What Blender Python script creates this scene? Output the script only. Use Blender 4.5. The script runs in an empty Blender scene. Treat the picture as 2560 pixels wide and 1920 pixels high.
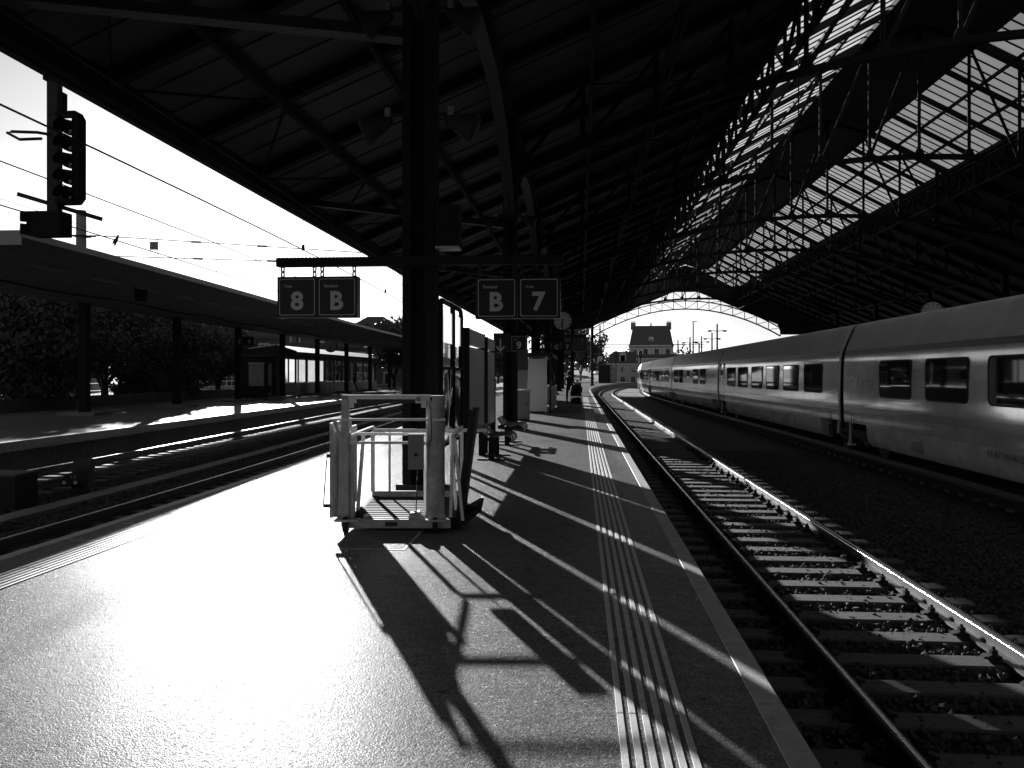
import bpy, bmesh, math, random
from mathutils import Vector, Matrix, Euler
R = math.radians
PI = math.pi
scene = bpy.context.scene
COL = scene.collection

# ------------------------------------------------------------------ camera
CAM_Z = 1.55
YAW = R(4.73)
cam_data = bpy.data.cameras.new('camera')
cam_data.sensor_width = 36.0
cam_data.lens = 36.0 * 2080.0 / 2560.0
cam_data.shift_y = -23.0 / 2560.0
cam_data.clip_start = 0.05
cam_data.clip_end = 6000.0
cam = bpy.data.objects.new('camera', cam_data)
cam.location = (0, 0, CAM_Z)
cam.rotation_euler = (R(90), 0, YAW)
COL.objects.link(cam)
scene.camera = cam

# ------------------------------------------------------------------ sky and sun
SUN_AZ = R(-22.85)          # measured from +Y, negative = towards -X
SUN_EL = R(12.65)
world = bpy.data.worlds.new('World')
scene.world = world
world.use_nodes = True
nt = world.node_tree
nt.nodes.clear()
sky = nt.nodes.new('ShaderNodeTexSky')
sky.sky_type = 'NISHITA'
sky.sun_disc = False
sky.sun_elevation = SUN_EL
sky.sun_rotation = SUN_AZ
sky.altitude = 450
sky.air_density = 1.0
sky.dust_density = 0.5
sky.ozone_density = 1.0
bw = nt.nodes.new('ShaderNodeRGBToBW')
bgn = nt.nodes.new('ShaderNodeBackground')
bgn.inputs['Strength'].default_value = 0.05
wout = nt.nodes.new('ShaderNodeOutputWorld')
nt.links.new(sky.outputs[0], bw.inputs[0])
# thin streaky cirrus
wtc = nt.nodes.new('ShaderNodeTexCoord')
wmp = nt.nodes.new('ShaderNodeMapping')
wmp.inputs['Rotation'].default_value = (0.2, 0.5, 0.9)
wmp.inputs['Scale'].default_value = (2.2, 9.0, 7.0)
wn = nt.nodes.new('ShaderNodeTexNoise')
wn.inputs['Scale'].default_value = 1.6
wn.inputs['Detail'].default_value = 7
wn.inputs['Distortion'].default_value = 0.6
wr = nt.nodes.new('ShaderNodeMapRange')
for i_, x_ in enumerate((0.5, 0.75, 1.0, 1.35)):
    wr.inputs[i_ + 1].default_value = x_
wm_ = nt.nodes.new('ShaderNodeMath')
wm_.operation = 'MULTIPLY'
nt.links.new(wtc.outputs['Generated'], wmp.inputs['Vector'])
nt.links.new(wmp.outputs[0], wn.inputs['Vector'])
nt.links.new(wn.outputs[0], wr.inputs[0])
nt.links.new(bw.outputs[0], wm_.inputs[0])
nt.links.new(wr.outputs[0], wm_.inputs[1])
nt.links.new(wm_.outputs[0], bgn.inputs['Color'])
nt.links.new(bgn.outputs[0], wout.inputs['Surface'])

SUNDIR = Vector((math.sin(SUN_AZ) * math.cos(SUN_EL), math.cos(SUN_AZ) * math.cos(SUN_EL), math.sin(SUN_EL)))
sun_data = bpy.data.lights.new('sun', 'SUN')
sun_data.energy = 5.0
sun_data.angle = R(0.53)
sun_data.color = (1, 1, 1)
sun = bpy.data.objects.new('sun', sun_data)
sun.rotation_euler = SUNDIR.to_track_quat('Z', 'Y').to_euler()
sun.location = (-20, 40, 30)
COL.objects.link(sun)

vs = scene.view_settings
vs.view_transform = 'Standard'
vs.look = 'None'
vs.gamma = 1.0
vs.exposure = 1.1
vs.use_curve_mapping = False

scene.render.engine = 'CYCLES'
cy = scene.cycles
cy.use_denoising = True
cy.max_bounces = 6
cy.diffuse_bounces = 3
cy.glossy_bounces = 3
cy.transmission_bounces = 4
cy.transparent_max_bounces = 10
cy.sample_clamp_indirect = 4.0
cy.caustics_reflective = False
cy.caustics_refractive = False

# ------------------------------------------------------------------ materials (the photograph is black and white: every colour is a grey)
MATS = {}
def mat(name, v, rough=0.6, metal=0.0, var=0.0, vscale=3.0, bump=0.0, bscale=40.0, spec=0.5, rvar=0.0, stretch=None, trans=0.0, coat=0.0):
    if name in MATS:
        return MATS[name]
    m = bpy.data.materials.new(name)
    m.use_nodes = True
    t = m.node_tree
    b = t.nodes['Principled BSDF']
    b.inputs['Base Color'].default_value = (v, v, v, 1)
    b.inputs['Roughness'].default_value = rough
    b.inputs['Metallic'].default_value = metal
    b.inputs['Specular IOR Level'].default_value = spec
    if coat:
        b.inputs['Coat Weight'].default_value = coat
        b.inputs['Coat Roughness'].default_value = 0.05
    if var or bump or rvar:
        geo = t.nodes.new('ShaderNodeNewGeometry')
        src = geo.outputs['Position']
        if stretch:
            mp = t.nodes.new('ShaderNodeMapping')
            mp.inputs['Scale'].default_value = stretch
            t.links.new(src, mp.inputs['Vector'])
            src = mp.outputs[0]
    if var or rvar:
        n = t.nodes.new('ShaderNodeTexNoise')
        n.inputs['Scale'].default_value = vscale
        n.inputs['Detail'].default_value = 6
        n.inputs['Roughness'].default_value = 0.65
        t.links.new(src, n.inputs['Vector'])
        if var:
            mr = t.nodes.new('ShaderNodeMapRange')
            mr.inputs[1].default_value = 0.25
            mr.inputs[2].default_value = 0.75
            mr.inputs[3].default_value = v * (1 - var)
            mr.inputs[4].default_value = v * (1 + var)
            t.links.new(n.outputs[0], mr.inputs[0])
            cb = t.nodes.new('ShaderNodeCombineColor')
            for i in range(3):
                t.links.new(mr.outputs[0], cb.inputs[i])
            t.links.new(cb.outputs[0], b.inputs['Base Color'])
        if rvar:
            mr2 = t.nodes.new('ShaderNodeMapRange')
            mr2.inputs[1].default_value = 0.3
            mr2.inputs[2].default_value = 0.7
            mr2.inputs[3].default_value = max(0.02, rough - rvar)
            mr2.inputs[4].default_value = min(1, rough + rvar)
            t.links.new(n.outputs[0], mr2.inputs[0])
            t.links.new(mr2.outputs[0], b.inputs['Roughness'])
    if bump:
        n2 = t.nodes.new('ShaderNodeTexNoise')
        n2.inputs['Scale'].default_value = bscale
        n2.inputs['Detail'].default_value = 4
        t.links.new(src, n2.inputs['Vector'])
        bp = t.nodes.new('ShaderNodeBump')
        bp.inputs['Strength'].default_value = bump
        bp.inputs['Distance'].default_value = 0.02
        t.links.new(n2.outputs[0], bp.inputs['Height'])
        t.links.new(bp.outputs[0], b.inputs['Normal'])
    MATS[name] = m
    return m

def asphalt():
    m = bpy.data.materials.new('asphalt')
    m.use_nodes = True
    t = m.node_tree
    b = t.nodes['Principled BSDF']
    geo = t.nodes.new('ShaderNodeNewGeometry')
    def noise(scale, detail=4, rough=0.6):
        n = t.nodes.new('ShaderNodeTexNoise')
        n.inputs['Scale'].default_value = scale
        n.inputs['Detail'].default_value = detail
        n.inputs['Roughness'].default_value = rough
        t.links.new(geo.outputs['Position'], n.inputs['Vector'])
        return n.outputs[0]
    def rng(src, a, c, lo, hi):
        mr = t.nodes.new('ShaderNodeMapRange')
        for i, x in enumerate((a, c, lo, hi)):
            mr.inputs[i + 1].default_value = x
        t.links.new(src, mr.inputs[0])
        return mr.outputs[0]
    def math_(op, a, c):
        n = t.nodes.new('ShaderNodeMath')
        n.operation = op
        for i, x in enumerate((a, c)):
            if isinstance(x, (int, float)):
                n.inputs[i].default_value = x
            else:
                t.links.new(x, n.inputs[i])
        return n.outputs[0]
    big = noise(0.9, 6, 0.7)
    mid = noise(9, 4, 0.7)
    def voro(scale):
        n = t.nodes.new('ShaderNodeTexVoronoi')
        n.inputs['Scale'].default_value = scale
        t.links.new(geo.outputs['Position'], n.inputs['Vector'])
        return n
    v1 = voro(120)
    sep = t.nodes.new('ShaderNodeSeparateColor')
    t.links.new(v1.outputs['Color'], sep.inputs[0])
    agg = rng(sep.outputs[0], 0.0, 1.0, 0.45, 1.45)
    col = math_('MULTIPLY', rng(big, 0.28, 0.72, 0.15, 0.25), agg)
    col = math_('MULTIPLY', col, rng(mid, 0.35, 0.65, 0.8, 1.2))
    # cracks, gum spots and darker worn stains
    wob = t.nodes.new('ShaderNodeVectorMath'); wob.operation = 'ADD'
    nv = t.nodes.new('ShaderNodeTexNoise'); nv.inputs['Scale'].default_value = 2.5; nv.inputs['Detail'].default_value = 5
    t.links.new(geo.outputs['Position'], nv.inputs['Vector'])
    t.links.new(geo.outputs['Position'], wob.inputs[0]); t.links.new(nv.outputs['Color'], wob.inputs[1])
    ce_ = t.nodes.new('ShaderNodeTexVoronoi'); ce_.feature = 'DISTANCE_TO_EDGE'; ce_.inputs['Scale'].default_value = 0.33
    t.links.new(wob.outputs[0], ce_.inputs['Vector'])
    crack = rng(ce_.outputs['Distance'], 0.0, 0.0035, 0.35, 1.0)
    gum = voro(2.3)
    spot = rng(gum.outputs['Distance'], 0.035, 0.05, 0.45, 1.0)
    stain = rng(noise(0.45, 5, 0.75), 0.52, 0.68, 1.0, 0.62)
    col = math_('MULTIPLY', math_('MULTIPLY', col, crack), math_('MULTIPLY', spot, stain))
    cb = t.nodes.new('ShaderNodeCombineColor')
    for i in range(3):
        t.links.new(col, cb.inputs[i])
    t.links.new(cb.outputs[0], b.inputs['Base Color'])
    b.inputs['Specular IOR Level'].default_value = 0.02
    ro = math_('ADD', rng(big, 0.3, 0.7, 0.36, 0.46), rng(sep.outputs[1], 0.0, 1.0, -0.10, 0.10))
    t.links.new(ro, b.inputs['Roughness'])
    pits = rng(noise(30, 4, 0.7), 0.58, 0.66, 0.0, -3.0)
    h = math_('ADD', math_('ADD', math_('MULTIPLY', v1.outputs['Distance'], -1.0), math_('MULTIPLY', sep.outputs[2], 0.7)), math_('ADD', pits, math_('MULTIPLY', mid, 1.5)))
    bp = t.nodes.new('ShaderNodeBump')
    bp.inputs['Strength'].default_value = 0.5
    bp.inputs['Distance'].default_value = 0.003
    t.links.new(h, bp.inputs['Height'])
    t.links.new(bp.outputs[0], b.inputs['Normal'])
    MATS['asphalt'] = m
    return m
asphalt()

mat('kerb', 0.42, 0.6, var=0.35, vscale=9, bump=0.2, bscale=70)
mat('tactile', 0.62, 0.5, var=0.25, vscale=14, bump=0.1, bscale=90)
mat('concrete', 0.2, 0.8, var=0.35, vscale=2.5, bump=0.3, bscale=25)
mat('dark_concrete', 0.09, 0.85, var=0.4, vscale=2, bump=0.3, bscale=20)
mat('ballast', 0.013, 0.9, var=0.6, vscale=22, bump=1.0, bscale=24)
mat('stone', 0.075, 0.9, var=0.5, vscale=13, spec=0.2)
mat('sleeper', 0.085, 0.75, var=0.45, vscale=5, bump=0.4, bscale=30, stretch=(0.6, 6, 6))
mat('rail_side', 0.07, 0.6, var=0.3, vscale=8)
mat('rail_top', 0.8, 0.22, metal=1.0, rvar=0.08, vscale=6)
mat('iron', 0.025, 0.7, var=0.3, vscale=6, spec=0.3)
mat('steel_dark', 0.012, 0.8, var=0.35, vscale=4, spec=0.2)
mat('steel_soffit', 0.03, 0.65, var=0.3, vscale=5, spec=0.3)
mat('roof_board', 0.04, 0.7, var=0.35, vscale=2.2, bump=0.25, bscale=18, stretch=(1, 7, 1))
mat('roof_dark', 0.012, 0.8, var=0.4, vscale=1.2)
mat('white_paint', 0.55, 0.45, var=0.18, vscale=5)
mat('cart_paint', 0.45, 0.45, var=0.4, vscale=11, bump=0.05, bscale=60)
mat('cart_rail', 0.75, 0.35, var=0.15, vscale=9)
mat('rubber', 0.02, 0.8)
mat('black_plastic', 0.015, 0.4)
mat('sign_blue', 0.009, 0.4, spec=0.25)
mat('sign_frame', 0.03, 0.4)
mat('sign_white', 0.42, 0.5)
mat('clock_face', 0.6, 0.35)
mat('steel_brushed', 0.35, 0.35, metal=0.9)
mat('panel_grey', 0.24, 0.5, var=0.15, vscale=3)
mat('train_paint', 0.46, 0.13, var=0.22, vscale=1.1, bump=0.045, bscale=3.2, coat=0.15, stretch=(1, 1.6, 0.5))
mat('train_roof', 0.45, 0.30, var=0.25, vscale=1.6)
mat('train_dark', 0.05, 0.3)
mat('train_stripe', 0.2, 0.25)
mat('train_skirt', 0.6, 0.14, var=0.35, vscale=2.0, bump=0.06, bscale=4, coat=0.3)
mat('glass_dark', 0.012, 0.03, spec=0.7)
mat('leaf', 0.06, 0.55, var=0.4, vscale=1.5)
mat('bark', 0.035, 0.9, var=0.4, vscale=5, bump=0.4)
mat('grass', 0.07, 0.7, var=0.4, vscale=3)
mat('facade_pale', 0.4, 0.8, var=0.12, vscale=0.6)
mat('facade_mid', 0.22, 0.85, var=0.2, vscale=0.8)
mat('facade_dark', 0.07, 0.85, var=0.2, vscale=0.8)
mat('slate', 0.07, 0.7, var=0.3, vscale=2, stretch=(1, 1, 5))
mat('window_trim', 0.5, 0.6)
mat('hill', 0.06, 0.95, var=0.5, vscale=0.1)
mat('skin', 0.3, 0.5)
mat('cloth_dark', 0.02, 0.85)
mat('cloth_mid', 0.08, 0.85)
mat('poster', 0.42, 0.25, var=0.25, vscale=2.5)
mat('lens_white', 0.7, 0.2)
mat('timber', 0.09, 0.75, var=0.3, vscale=4)

def glass(name, tint, alpha_mix, rough=0.02):
    m = bpy.data.materials.new(name)
    m.use_nodes = True
    t = m.node_tree
    t.nodes.clear()
    out = t.nodes.new('ShaderNodeOutputMaterial')
    tr = t.nodes.new('ShaderNodeBsdfTransparent')
    tr.inputs[0].default_value = (tint, tint, tint, 1)
    gl = t.nodes.new('ShaderNodeBsdfGlossy')
    gl.inputs['Color'].default_value = (1, 1, 1, 1)
    gl.inputs['Roughness'].default_value = rough
    fr = t.nodes.new('ShaderNodeFresnel')
    fr.inputs[0].default_value = 1.5
    mx = t.nodes.new('ShaderNodeMixShader')
    t.links.new(fr.outputs[0], mx.inputs[0])
    t.links.new(tr.outputs[0], mx.inputs[1])
    t.links.new(gl.outputs[0], mx.inputs[2])
    t.links.new(mx.outputs[0], out.inputs[0])
    MATS[name] = m
glass('glass_clear', 0.82, 0)

def skylight(mname, lo, hi, clear):
    m = bpy.data.materials.new(mname)
    m.use_nodes = True
    t = m.node_tree
    t.nodes.clear()
    out = t.nodes.new('ShaderNodeOutputMaterial')
    tl = t.nodes.new('ShaderNodeBsdfTranslucent')
    geo = t.nodes.new('ShaderNodeNewGeometry')
    n = t.nodes.new('ShaderNodeTexNoise')
    n.inputs['Scale'].default_value = 1.3
    n.inputs['Detail'].default_value = 6
    t.links.new(geo.outputs['Position'], n.inputs['Vector'])
    mr = t.nodes.new('ShaderNodeMapRange')
    mr.inputs[1].default_value = 0.3
    mr.inputs[2].default_value = 0.7
    mr.inputs[3].default_value = lo
    mr.inputs[4].default_value = hi
    t.links.new(n.outputs[0], mr.inputs[0])
    cb = t.nodes.new('ShaderNodeCombineColor')
    for i in range(3):
        t.links.new(mr.outputs[0], cb.inputs[i])
    t.links.new(cb.outputs[0], tl.inputs[0])
    tr = t.nodes.new('ShaderNodeBsdfTransparent')
    mx = t.nodes.new('ShaderNodeMixShader')
    mx.inputs[0].default_value = clear
    t.links.new(tl.outputs[0], mx.inputs[1])
    t.links.new(tr.outputs[0], mx.inputs[2])
    t.links.new(mx.outputs[0], out.inputs[0])
    MATS[mname] = m
skylight('skylight_glass', 0.5, 0.8, 0.5)
skylight('frosted_glass', 0.75, 0.9, 0.2)

# ------------------------------------------------------------------ mesh building helpers
class MB:
    """collects boxes, beams and tubes; build() links them as one mesh object"""
    def __init__(self):
        self.v = []
        self.f = []
    def add(self, vs_, fs):
        o = len(self.v)
        self.v.extend([tuple(p) for p in vs_])
        self.f.extend([tuple(i + o for i in f) for f in fs])
        return self
    def box(self, x0, x1, y0, y1, z0, z1):
        return self.add([(x0, y0, z0), (x1, y0, z0), (x1, y1, z0), (x0, y1, z0), (x0, y0, z1), (x1, y0, z1), (x1, y1, z1), (x0, y1, z1)],
                        [(0, 3, 2, 1), (4, 5, 6, 7), (0, 1, 5, 4), (1, 2, 6, 5), (2, 3, 7, 6), (3, 0, 4, 7)])
    def beam(self, a, b, w, h, up=(0, 0, 1)):
        a = Vector(a); b = Vector(b)
        d = (b - a).normalized()
        up = Vector(up)
        s = d.cross(up)
        if s.length < 1e-4:
            s = d.cross(Vector((0, 1, 0)))
        s.normalize()
        u = s.cross(d).normalized()
        s = s * (w / 2); u = u * (h / 2)
        return self.add([a - s - u, a + s - u, a + s + u, a - s + u, b - s - u, b + s - u, b + s + u, b - s + u],
                        [(0, 3, 2, 1), (4, 5, 6, 7), (0, 1, 5, 4), (1, 2, 6, 5), (2, 3, 7, 6), (3, 0, 4, 7)])
    def cyl(self, a, b, r, n=8, r2=None, caps=True):
        a = Vector(a); b = Vector(b)
        r2 = r if r2 is None else r2
        d = (b - a).normalized()
        s = d.orthogonal().normalized()
        u = d.cross(s)
        vs_ = []
        for p, rr in ((a, r), (b, r2)):
            for i in range(n):
                t = 2 * PI * i / n
                vs_.append(p + s * (math.cos(t) * rr) + u * (math.sin(t) * rr))
        fs = [(i, (i + 1) % n, n + (i + 1) % n, n + i) for i in range(n)]
        if caps:
            fs += [tuple(reversed(range(n))), tuple(range(n, 2 * n))]
        return self.add(vs_, fs)
    def tube(self, pts, r, n=6, radii=None):
        pts = [Vector(p) for p in pts]
        rings = []
        prev = None
        for i, p in enumerate(pts):
            d = (pts[min(i + 1, len(pts) - 1)] - pts[max(i - 1, 0)]).normalized()
            s = d.orthogonal() if prev is None else (prev - d * prev.dot(d))
            s.normalize()
            prev = s
            u = d.cross(s)
            rr = r if radii is None else radii[i]
            rings.append([p + s * (math.cos(2 * PI * k / n) * rr) + u * (math.sin(2 * PI * k / n) * rr) for k in range(n)])
        vs_ = [q for ring in rings for q in ring]
        fs = []
        for i in range(len(rings) - 1):
            for k in range(n):
                k2 = (k + 1) % n
                fs.append((i * n + k, i * n + k2, (i + 1) * n + k2, (i + 1) * n + k))
        fs.append(tuple(reversed(range(n))))
        fs.append(tuple(range((len(rings) - 1) * n, len(rings) * n)))
        return self.add(vs_, fs)
    def prism(self, poly, a, axis='y', b=None):
        """poly: list of 2D points, extruded from a to b along the axis"""
        n = len(poly)
        def p3(q, t):
            if axis == 'y':
                return (q[0], t, q[1])
            if axis == 'x':
                return (t, q[0], q[1])
            return (q[0], q[1], t)
        vs_ = [p3(q, a) for q in poly] + [p3(q, b) for q in poly]
        fs = [(i, (i + 1) % n, n + (i + 1) % n, n + i) for i in range(n)] + [tuple(reversed(range(n))), tuple(range(n, 2 * n))]
        return self.add(vs_, fs)
    def sphere(self, c, rx, ry=None, rz=None, n=10, m=6):
        ry = rx if ry is None else ry
        rz = rx if rz is None else rz
        vs_ = [(c[0], c[1], c[2] - rz)]
        for j in range(1, m):
            ph = -PI / 2 + PI * j / m
            for i in range(n):
                t = 2 * PI * i / n
                vs_.append((c[0] + rx * math.cos(ph) * math.cos(t), c[1] + ry * math.cos(ph) * math.sin(t), c[2] + rz * math.sin(ph)))
        vs_.append((c[0], c[1], c[2] + rz))
        fs = [(0, 1 + (i + 1) % n, 1 + i) for i in range(n)]
        for j in range(m - 2):
            for i in range(n):
                a = 1 + j * n + i; b_ = 1 + j * n + (i + 1) % n
                fs.append((a, b_, b_ + n, a + n))
        last = len(vs_) - 1
        fs += [(1 + (m - 2) * n + i, 1 + (m - 2) * n + (i + 1) % n, last) for i in range(n)]
        return self.add(vs_, fs)
    def move(self, d):
        self.v = [(p[0] + d[0], p[1] + d[1], p[2] + d[2]) for p in self.v]
        return self
    def mesh(self, name, m, smooth=False, fix=True):
        me = bpy.data.meshes.new(name)
        me.from_pydata(self.v, [], self.f)
        if fix and len(self.f) < 20000:
            bm = bmesh.new(); bm.from_mesh(me)
            bmesh.ops.recalc_face_normals(bm, faces=bm.faces)
            bm.to_mesh(me); bm.free()
        me.materials.append(MATS[m] if isinstance(m, str) else m)
        if smooth:
            me.polygons.foreach_set('use_smooth', [True] * len(me.polygons))
        me.update()
        return me
    def build(self, name, m, parent=None, smooth=False, world=False, fix=True):
        """world=True: the coordinates are world ones; they are moved into the parent's frame (parents here are only moved or turned)"""
        if world and parent is not None:
            inv = wmat(parent).inverted()
            self.v = [tuple(inv @ Vector(p)) for p in self.v]
        o = bpy.data.objects.new(name, self.mesh(name, m, smooth, fix))
        COL.objects.link(o)
        if parent is not None:
            o.parent = parent
        return o

def wmat(o):
    m = Matrix.LocRotScale(o.location, o.rotation_euler, o.scale)
    return wmat(o.parent) @ m if o.parent else m

def tag(o, label=None, cat=None, group=None, kind=None):
    if label: o['label'] = label
    if cat: o['category'] = cat
    if group: o['group'] = group
    if kind: o['kind'] = kind
    return o

def thing(name, label, cat, loc=(0, 0, 0), rz=0.0, group=None, kind=None):
    o = bpy.data.objects.new(name, None)
    o.empty_display_size = 0.2
    o.location = loc
    o.rotation_euler = (0, 0, rz)
    COL.objects.link(o)
    return tag(o, label, cat, group, kind)

def inst(name, me, parent=None, loc=(0, 0, 0), rot=(0, 0, 0), scale=(1, 1, 1)):
    o = bpy.data.objects.new(name, me)
    o.location = loc; o.rotation_euler = rot; o.scale = scale
    COL.objects.link(o)
    if parent is not None:
        o.parent = parent
    return o

def copy_tree(o, parent=None):
    c = o.copy()
    COL.objects.link(c)
    c.parent = parent
    for ch in [x for x in bpy.data.objects if x.parent == o]:
        copy_tree(ch, c)
    return c

def text_mesh(s, name, m, height=None, width=None, depth=0.002, bold=0.0, align='c'):
    """flat lettering as a mesh in the XZ plane facing -Y, origin at its centre (or left-bottom with align='l')"""
    cu = bpy.data.curves.new(name, 'FONT')
    cu.body = s
    cu.size = 1.0
    cu.offset = bold
    cu.resolution_u = 3
    ob = bpy.data.objects.new(name, cu)
    COL.objects.link(ob)
    dg = bpy.context.evaluated_depsgraph_get()
    me = bpy.data.meshes.new_from_object(ob.evaluated_get(dg))
    bpy.data.objects.remove(ob); bpy.data.curves.remove(cu)
    xs = [v.co.x for v in me.vertices]; ys = [v.co.y for v in me.vertices]
    x0, x1, y0, y1 = min(xs), max(xs), min(ys), max(ys)
    sy = height / (y1 - y0) if height else width / (x1 - x0)
    sx = width / (x1 - x0) if width else sy
    cx, cy_ = ((x0 + x1) / 2, (y0 + y1) / 2) if align == 'c' else (x0, y0)
    for v in me.vertices:
        v.co = Vector(((v.co.x - cx) * sx, 0, (v.co.y - cy_) * sy))
    me.materials.clear()
    me.materials.append(MATS[m])
    me.name = name
    return me

def rrect(w, h, r, n=5):
    pts = []
    for cx, cz, a0 in ((w / 2 - r, h / 2 - r, 0), (-w / 2 + r, h / 2 - r, 90), (-w / 2 + r, -h / 2 + r, 180), (w / 2 - r, -h / 2 + r, 270)):
        for i in range(n):
            a = R(a0 + 90 * i / (n - 1))
            pts.append((cx + r * math.cos(a), cz + r * math.sin(a)))
    return pts

def ring(mb, outer, inner, y0, y1):
    """frame between two matching outlines in the XZ plane, from depth y0 (front) to y1"""
    n = len(outer)
    vs_ = [(p[0], y0, p[1]) for p in outer] + [(p[0], y0, p[1]) for p in inner] + [(p[0], y1, p[1]) for p in outer] + [(p[0], y1, p[1]) for p in inner]
    fs = []
    for i in range(n):
        j = (i + 1) % n
        fs += [(i, j, n + j, n + i), (i, 2 * n + i, 2 * n + j, j), (n + i, n + j, 3 * n + j, 3 * n + i), (2 * n + i, 3 * n + i, 3 * n + j, 2 * n + j)]
    return mb.add(vs_, fs)

def sstep(t):
    t = max(0.0, min(1.0, t))
    return t * t * (3 - 2 * t)

def dl(y):          # the tracks and platforms on the sunny side bend away to -X
    return -2.2 * sstep((y - 8) / 60.0)

def dr(y):          # the shaded side bends to +X past the end of the hall
    return (y - 82) ** 2 / 840.0 if y > 82 else 0.0

RAIL = -0.55
SLEEP = -0.70
BED = -0.74

# ================================================================== THE SETTING
g = MB()
g.add([(-2500, -400, BED - 0.02), (2500, -400, BED - 0.02), (2500, 4000, BED - 0.02), (-2500, 4000, BED - 0.02)], [(0, 1, 2, 3)])
tag(g.build('ground', 'ballast'), 'dark gravel ground spreading under the tracks to the horizon', 'ground', kind='structure')

def strip_slab(left, right, y0, y1, step, z0, z1):
    mb = MB()
    n = int((y1 - y0) / step) + 1
    vs_, fs = [], []
    for i in range(n + 1):
        y = y0 + (y1 - y0) * i / n
        a, b = left(y), right(y)
        vs_ += [(a, y, z0), (a, y, z1), (b, y, z1), (b, y, z0)]
    for i in range(n):
        k = i * 4
        for j in range(4):
            fs.append((k + j, k + (j + 1) % 4, k + 4 + (j + 1) % 4, k + 4 + j))
    fs += [(3, 2, 1, 0), (n * 4, n * 4 + 1, n * 4 + 2, n * 4 + 3)]
    return mb.add(vs_, fs)

KW = 0.125
XL = lambda y: -4.94 + dl(y)
XR = lambda y: 0.945 + dr(y)
platform = strip_slab(lambda y: XL(y) + KW, lambda y: XR(y) - KW, -40, 215, 1.6, -1.0, 0.0).build('platform', 'asphalt')
tag(platform, 'worn asphalt island platform with white edges under the hall', 'platform', kind='structure')
P9L = lambda y: -12.93 + dl(y)
platform9 = strip_slab(lambda y: -22.4 + dl(y), lambda y: P9L(y) - KW, -12, 150, 2.0, -1.0, 0.0).build('platform', 'asphalt')
tag(platform9, 'shaded asphalt platform across the tracks under a flat canopy', 'platform', kind='structure')
platform5 = strip_slab(lambda y: 10.15 + dr(y), lambda y: 17.5 + dr(y), -40, 200, 2.0, -1.0, 0.0).build('platform', 'asphalt')
tag(platform5, 'dark platform hidden behind the long white train', 'platform', kind='structure')

def kerbs(parent, fx, side, y0, y1, L, me):
    y = y0
    while y < y1:
        ym = y + L / 2
        slope = (fx(ym + 0.5) - fx(ym - 0.5))
        x = fx(ym) + (-KW / 2 if side > 0 else KW / 2)
        inst('kerb_stone', me, parent, (x, ym, 0), (0, 0, -math.atan(slope)))
        y += L
kb = MB()
kb.prism([(-KW / 2 - 0.005, -0.22), (KW / 2 + 0.005, -0.22), (KW / 2 + 0.005, -0.004), (KW / 2 - 0.004, 0.004), (-KW / 2 + 0.004, 0.004), (-KW / 2 - 0.005, -0.004)], -0.996, 'y', 0.996)
kerb_me = kb.mesh('kerb_stone', 'kerb')
kerbs(platform, XR, 1, -2, 150, 2.0, kerb_me)
kerbs(platform, XL, -1, 0, 84, 2.0, kerb_me)
kerbs(platform9, P9L, 1, 4, 110, 2.0, kerb_me)

# tactile guidance ribs
rib_me = MB().prism([(-0.016, -0.002), (0.016, -0.002), (0.0135, 0.0075), (-0.0135, 0.0075)], -0.398, 'y', 0.398).mesh('tactile_rib', 'tactile')
rest = MB()
def rib_rest(x, y):
    rest.box(x - 0.015, x + 0.015, y - 0.398, y + 0.398, -0.002, 0.0075)
for k in range(70):
    yc = 2.205 + 0.405 + 0.81 * k
    for i in range(6):
        x = 0.178 + 0.0565 * i
        if k < 26:
            inst('tactile_rib', rib_me, platform, (x, yc, 0))
        else:
            rib_rest(x, yc)
for k in range(60):
    yc = 5.1 + 0.81 * k
    for i in range(6):
        x = -4.47 + 0.0565 * i + dl(yc)
        if k < 22:
            inst('tactile_rib', rib_me, platform, (x, yc, 0), (0, 0, -(dl(yc + 0.5) - dl(yc - 0.5))))
        else:
            rib_rest(x, yc)
tag(rest.build('tactile_ribs', 'tactile', platform), kind='stuff')
# joints across the surface and the hatch beside the lift
for y in (7.42, 8.32):
    MB().box(-4.78, -3.05, y - 0.012, y + 0.012, -0.01, 0.003).build('joint_strip', 'kerb', platform)
h = MB()
for (x0, x1, y0, y1) in ((-2.42, -1.55, 7.24, 7.27), (-2.42, -1.55, 8.09, 8.12), (-2.42, -2.39, 7.27, 8.09), (-1.58, -1.55, 7.27, 8.09)):
    h.box(x0, x1, y0, y1, -0.02, 0.004)
hf = h.build('hatch_frame', 'kerb', platform)
MB().box(-2.38, -1.59, 7.28, 8.08, -0.02, 0.002).build('hatch_cover', 'asphalt', hf)

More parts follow.
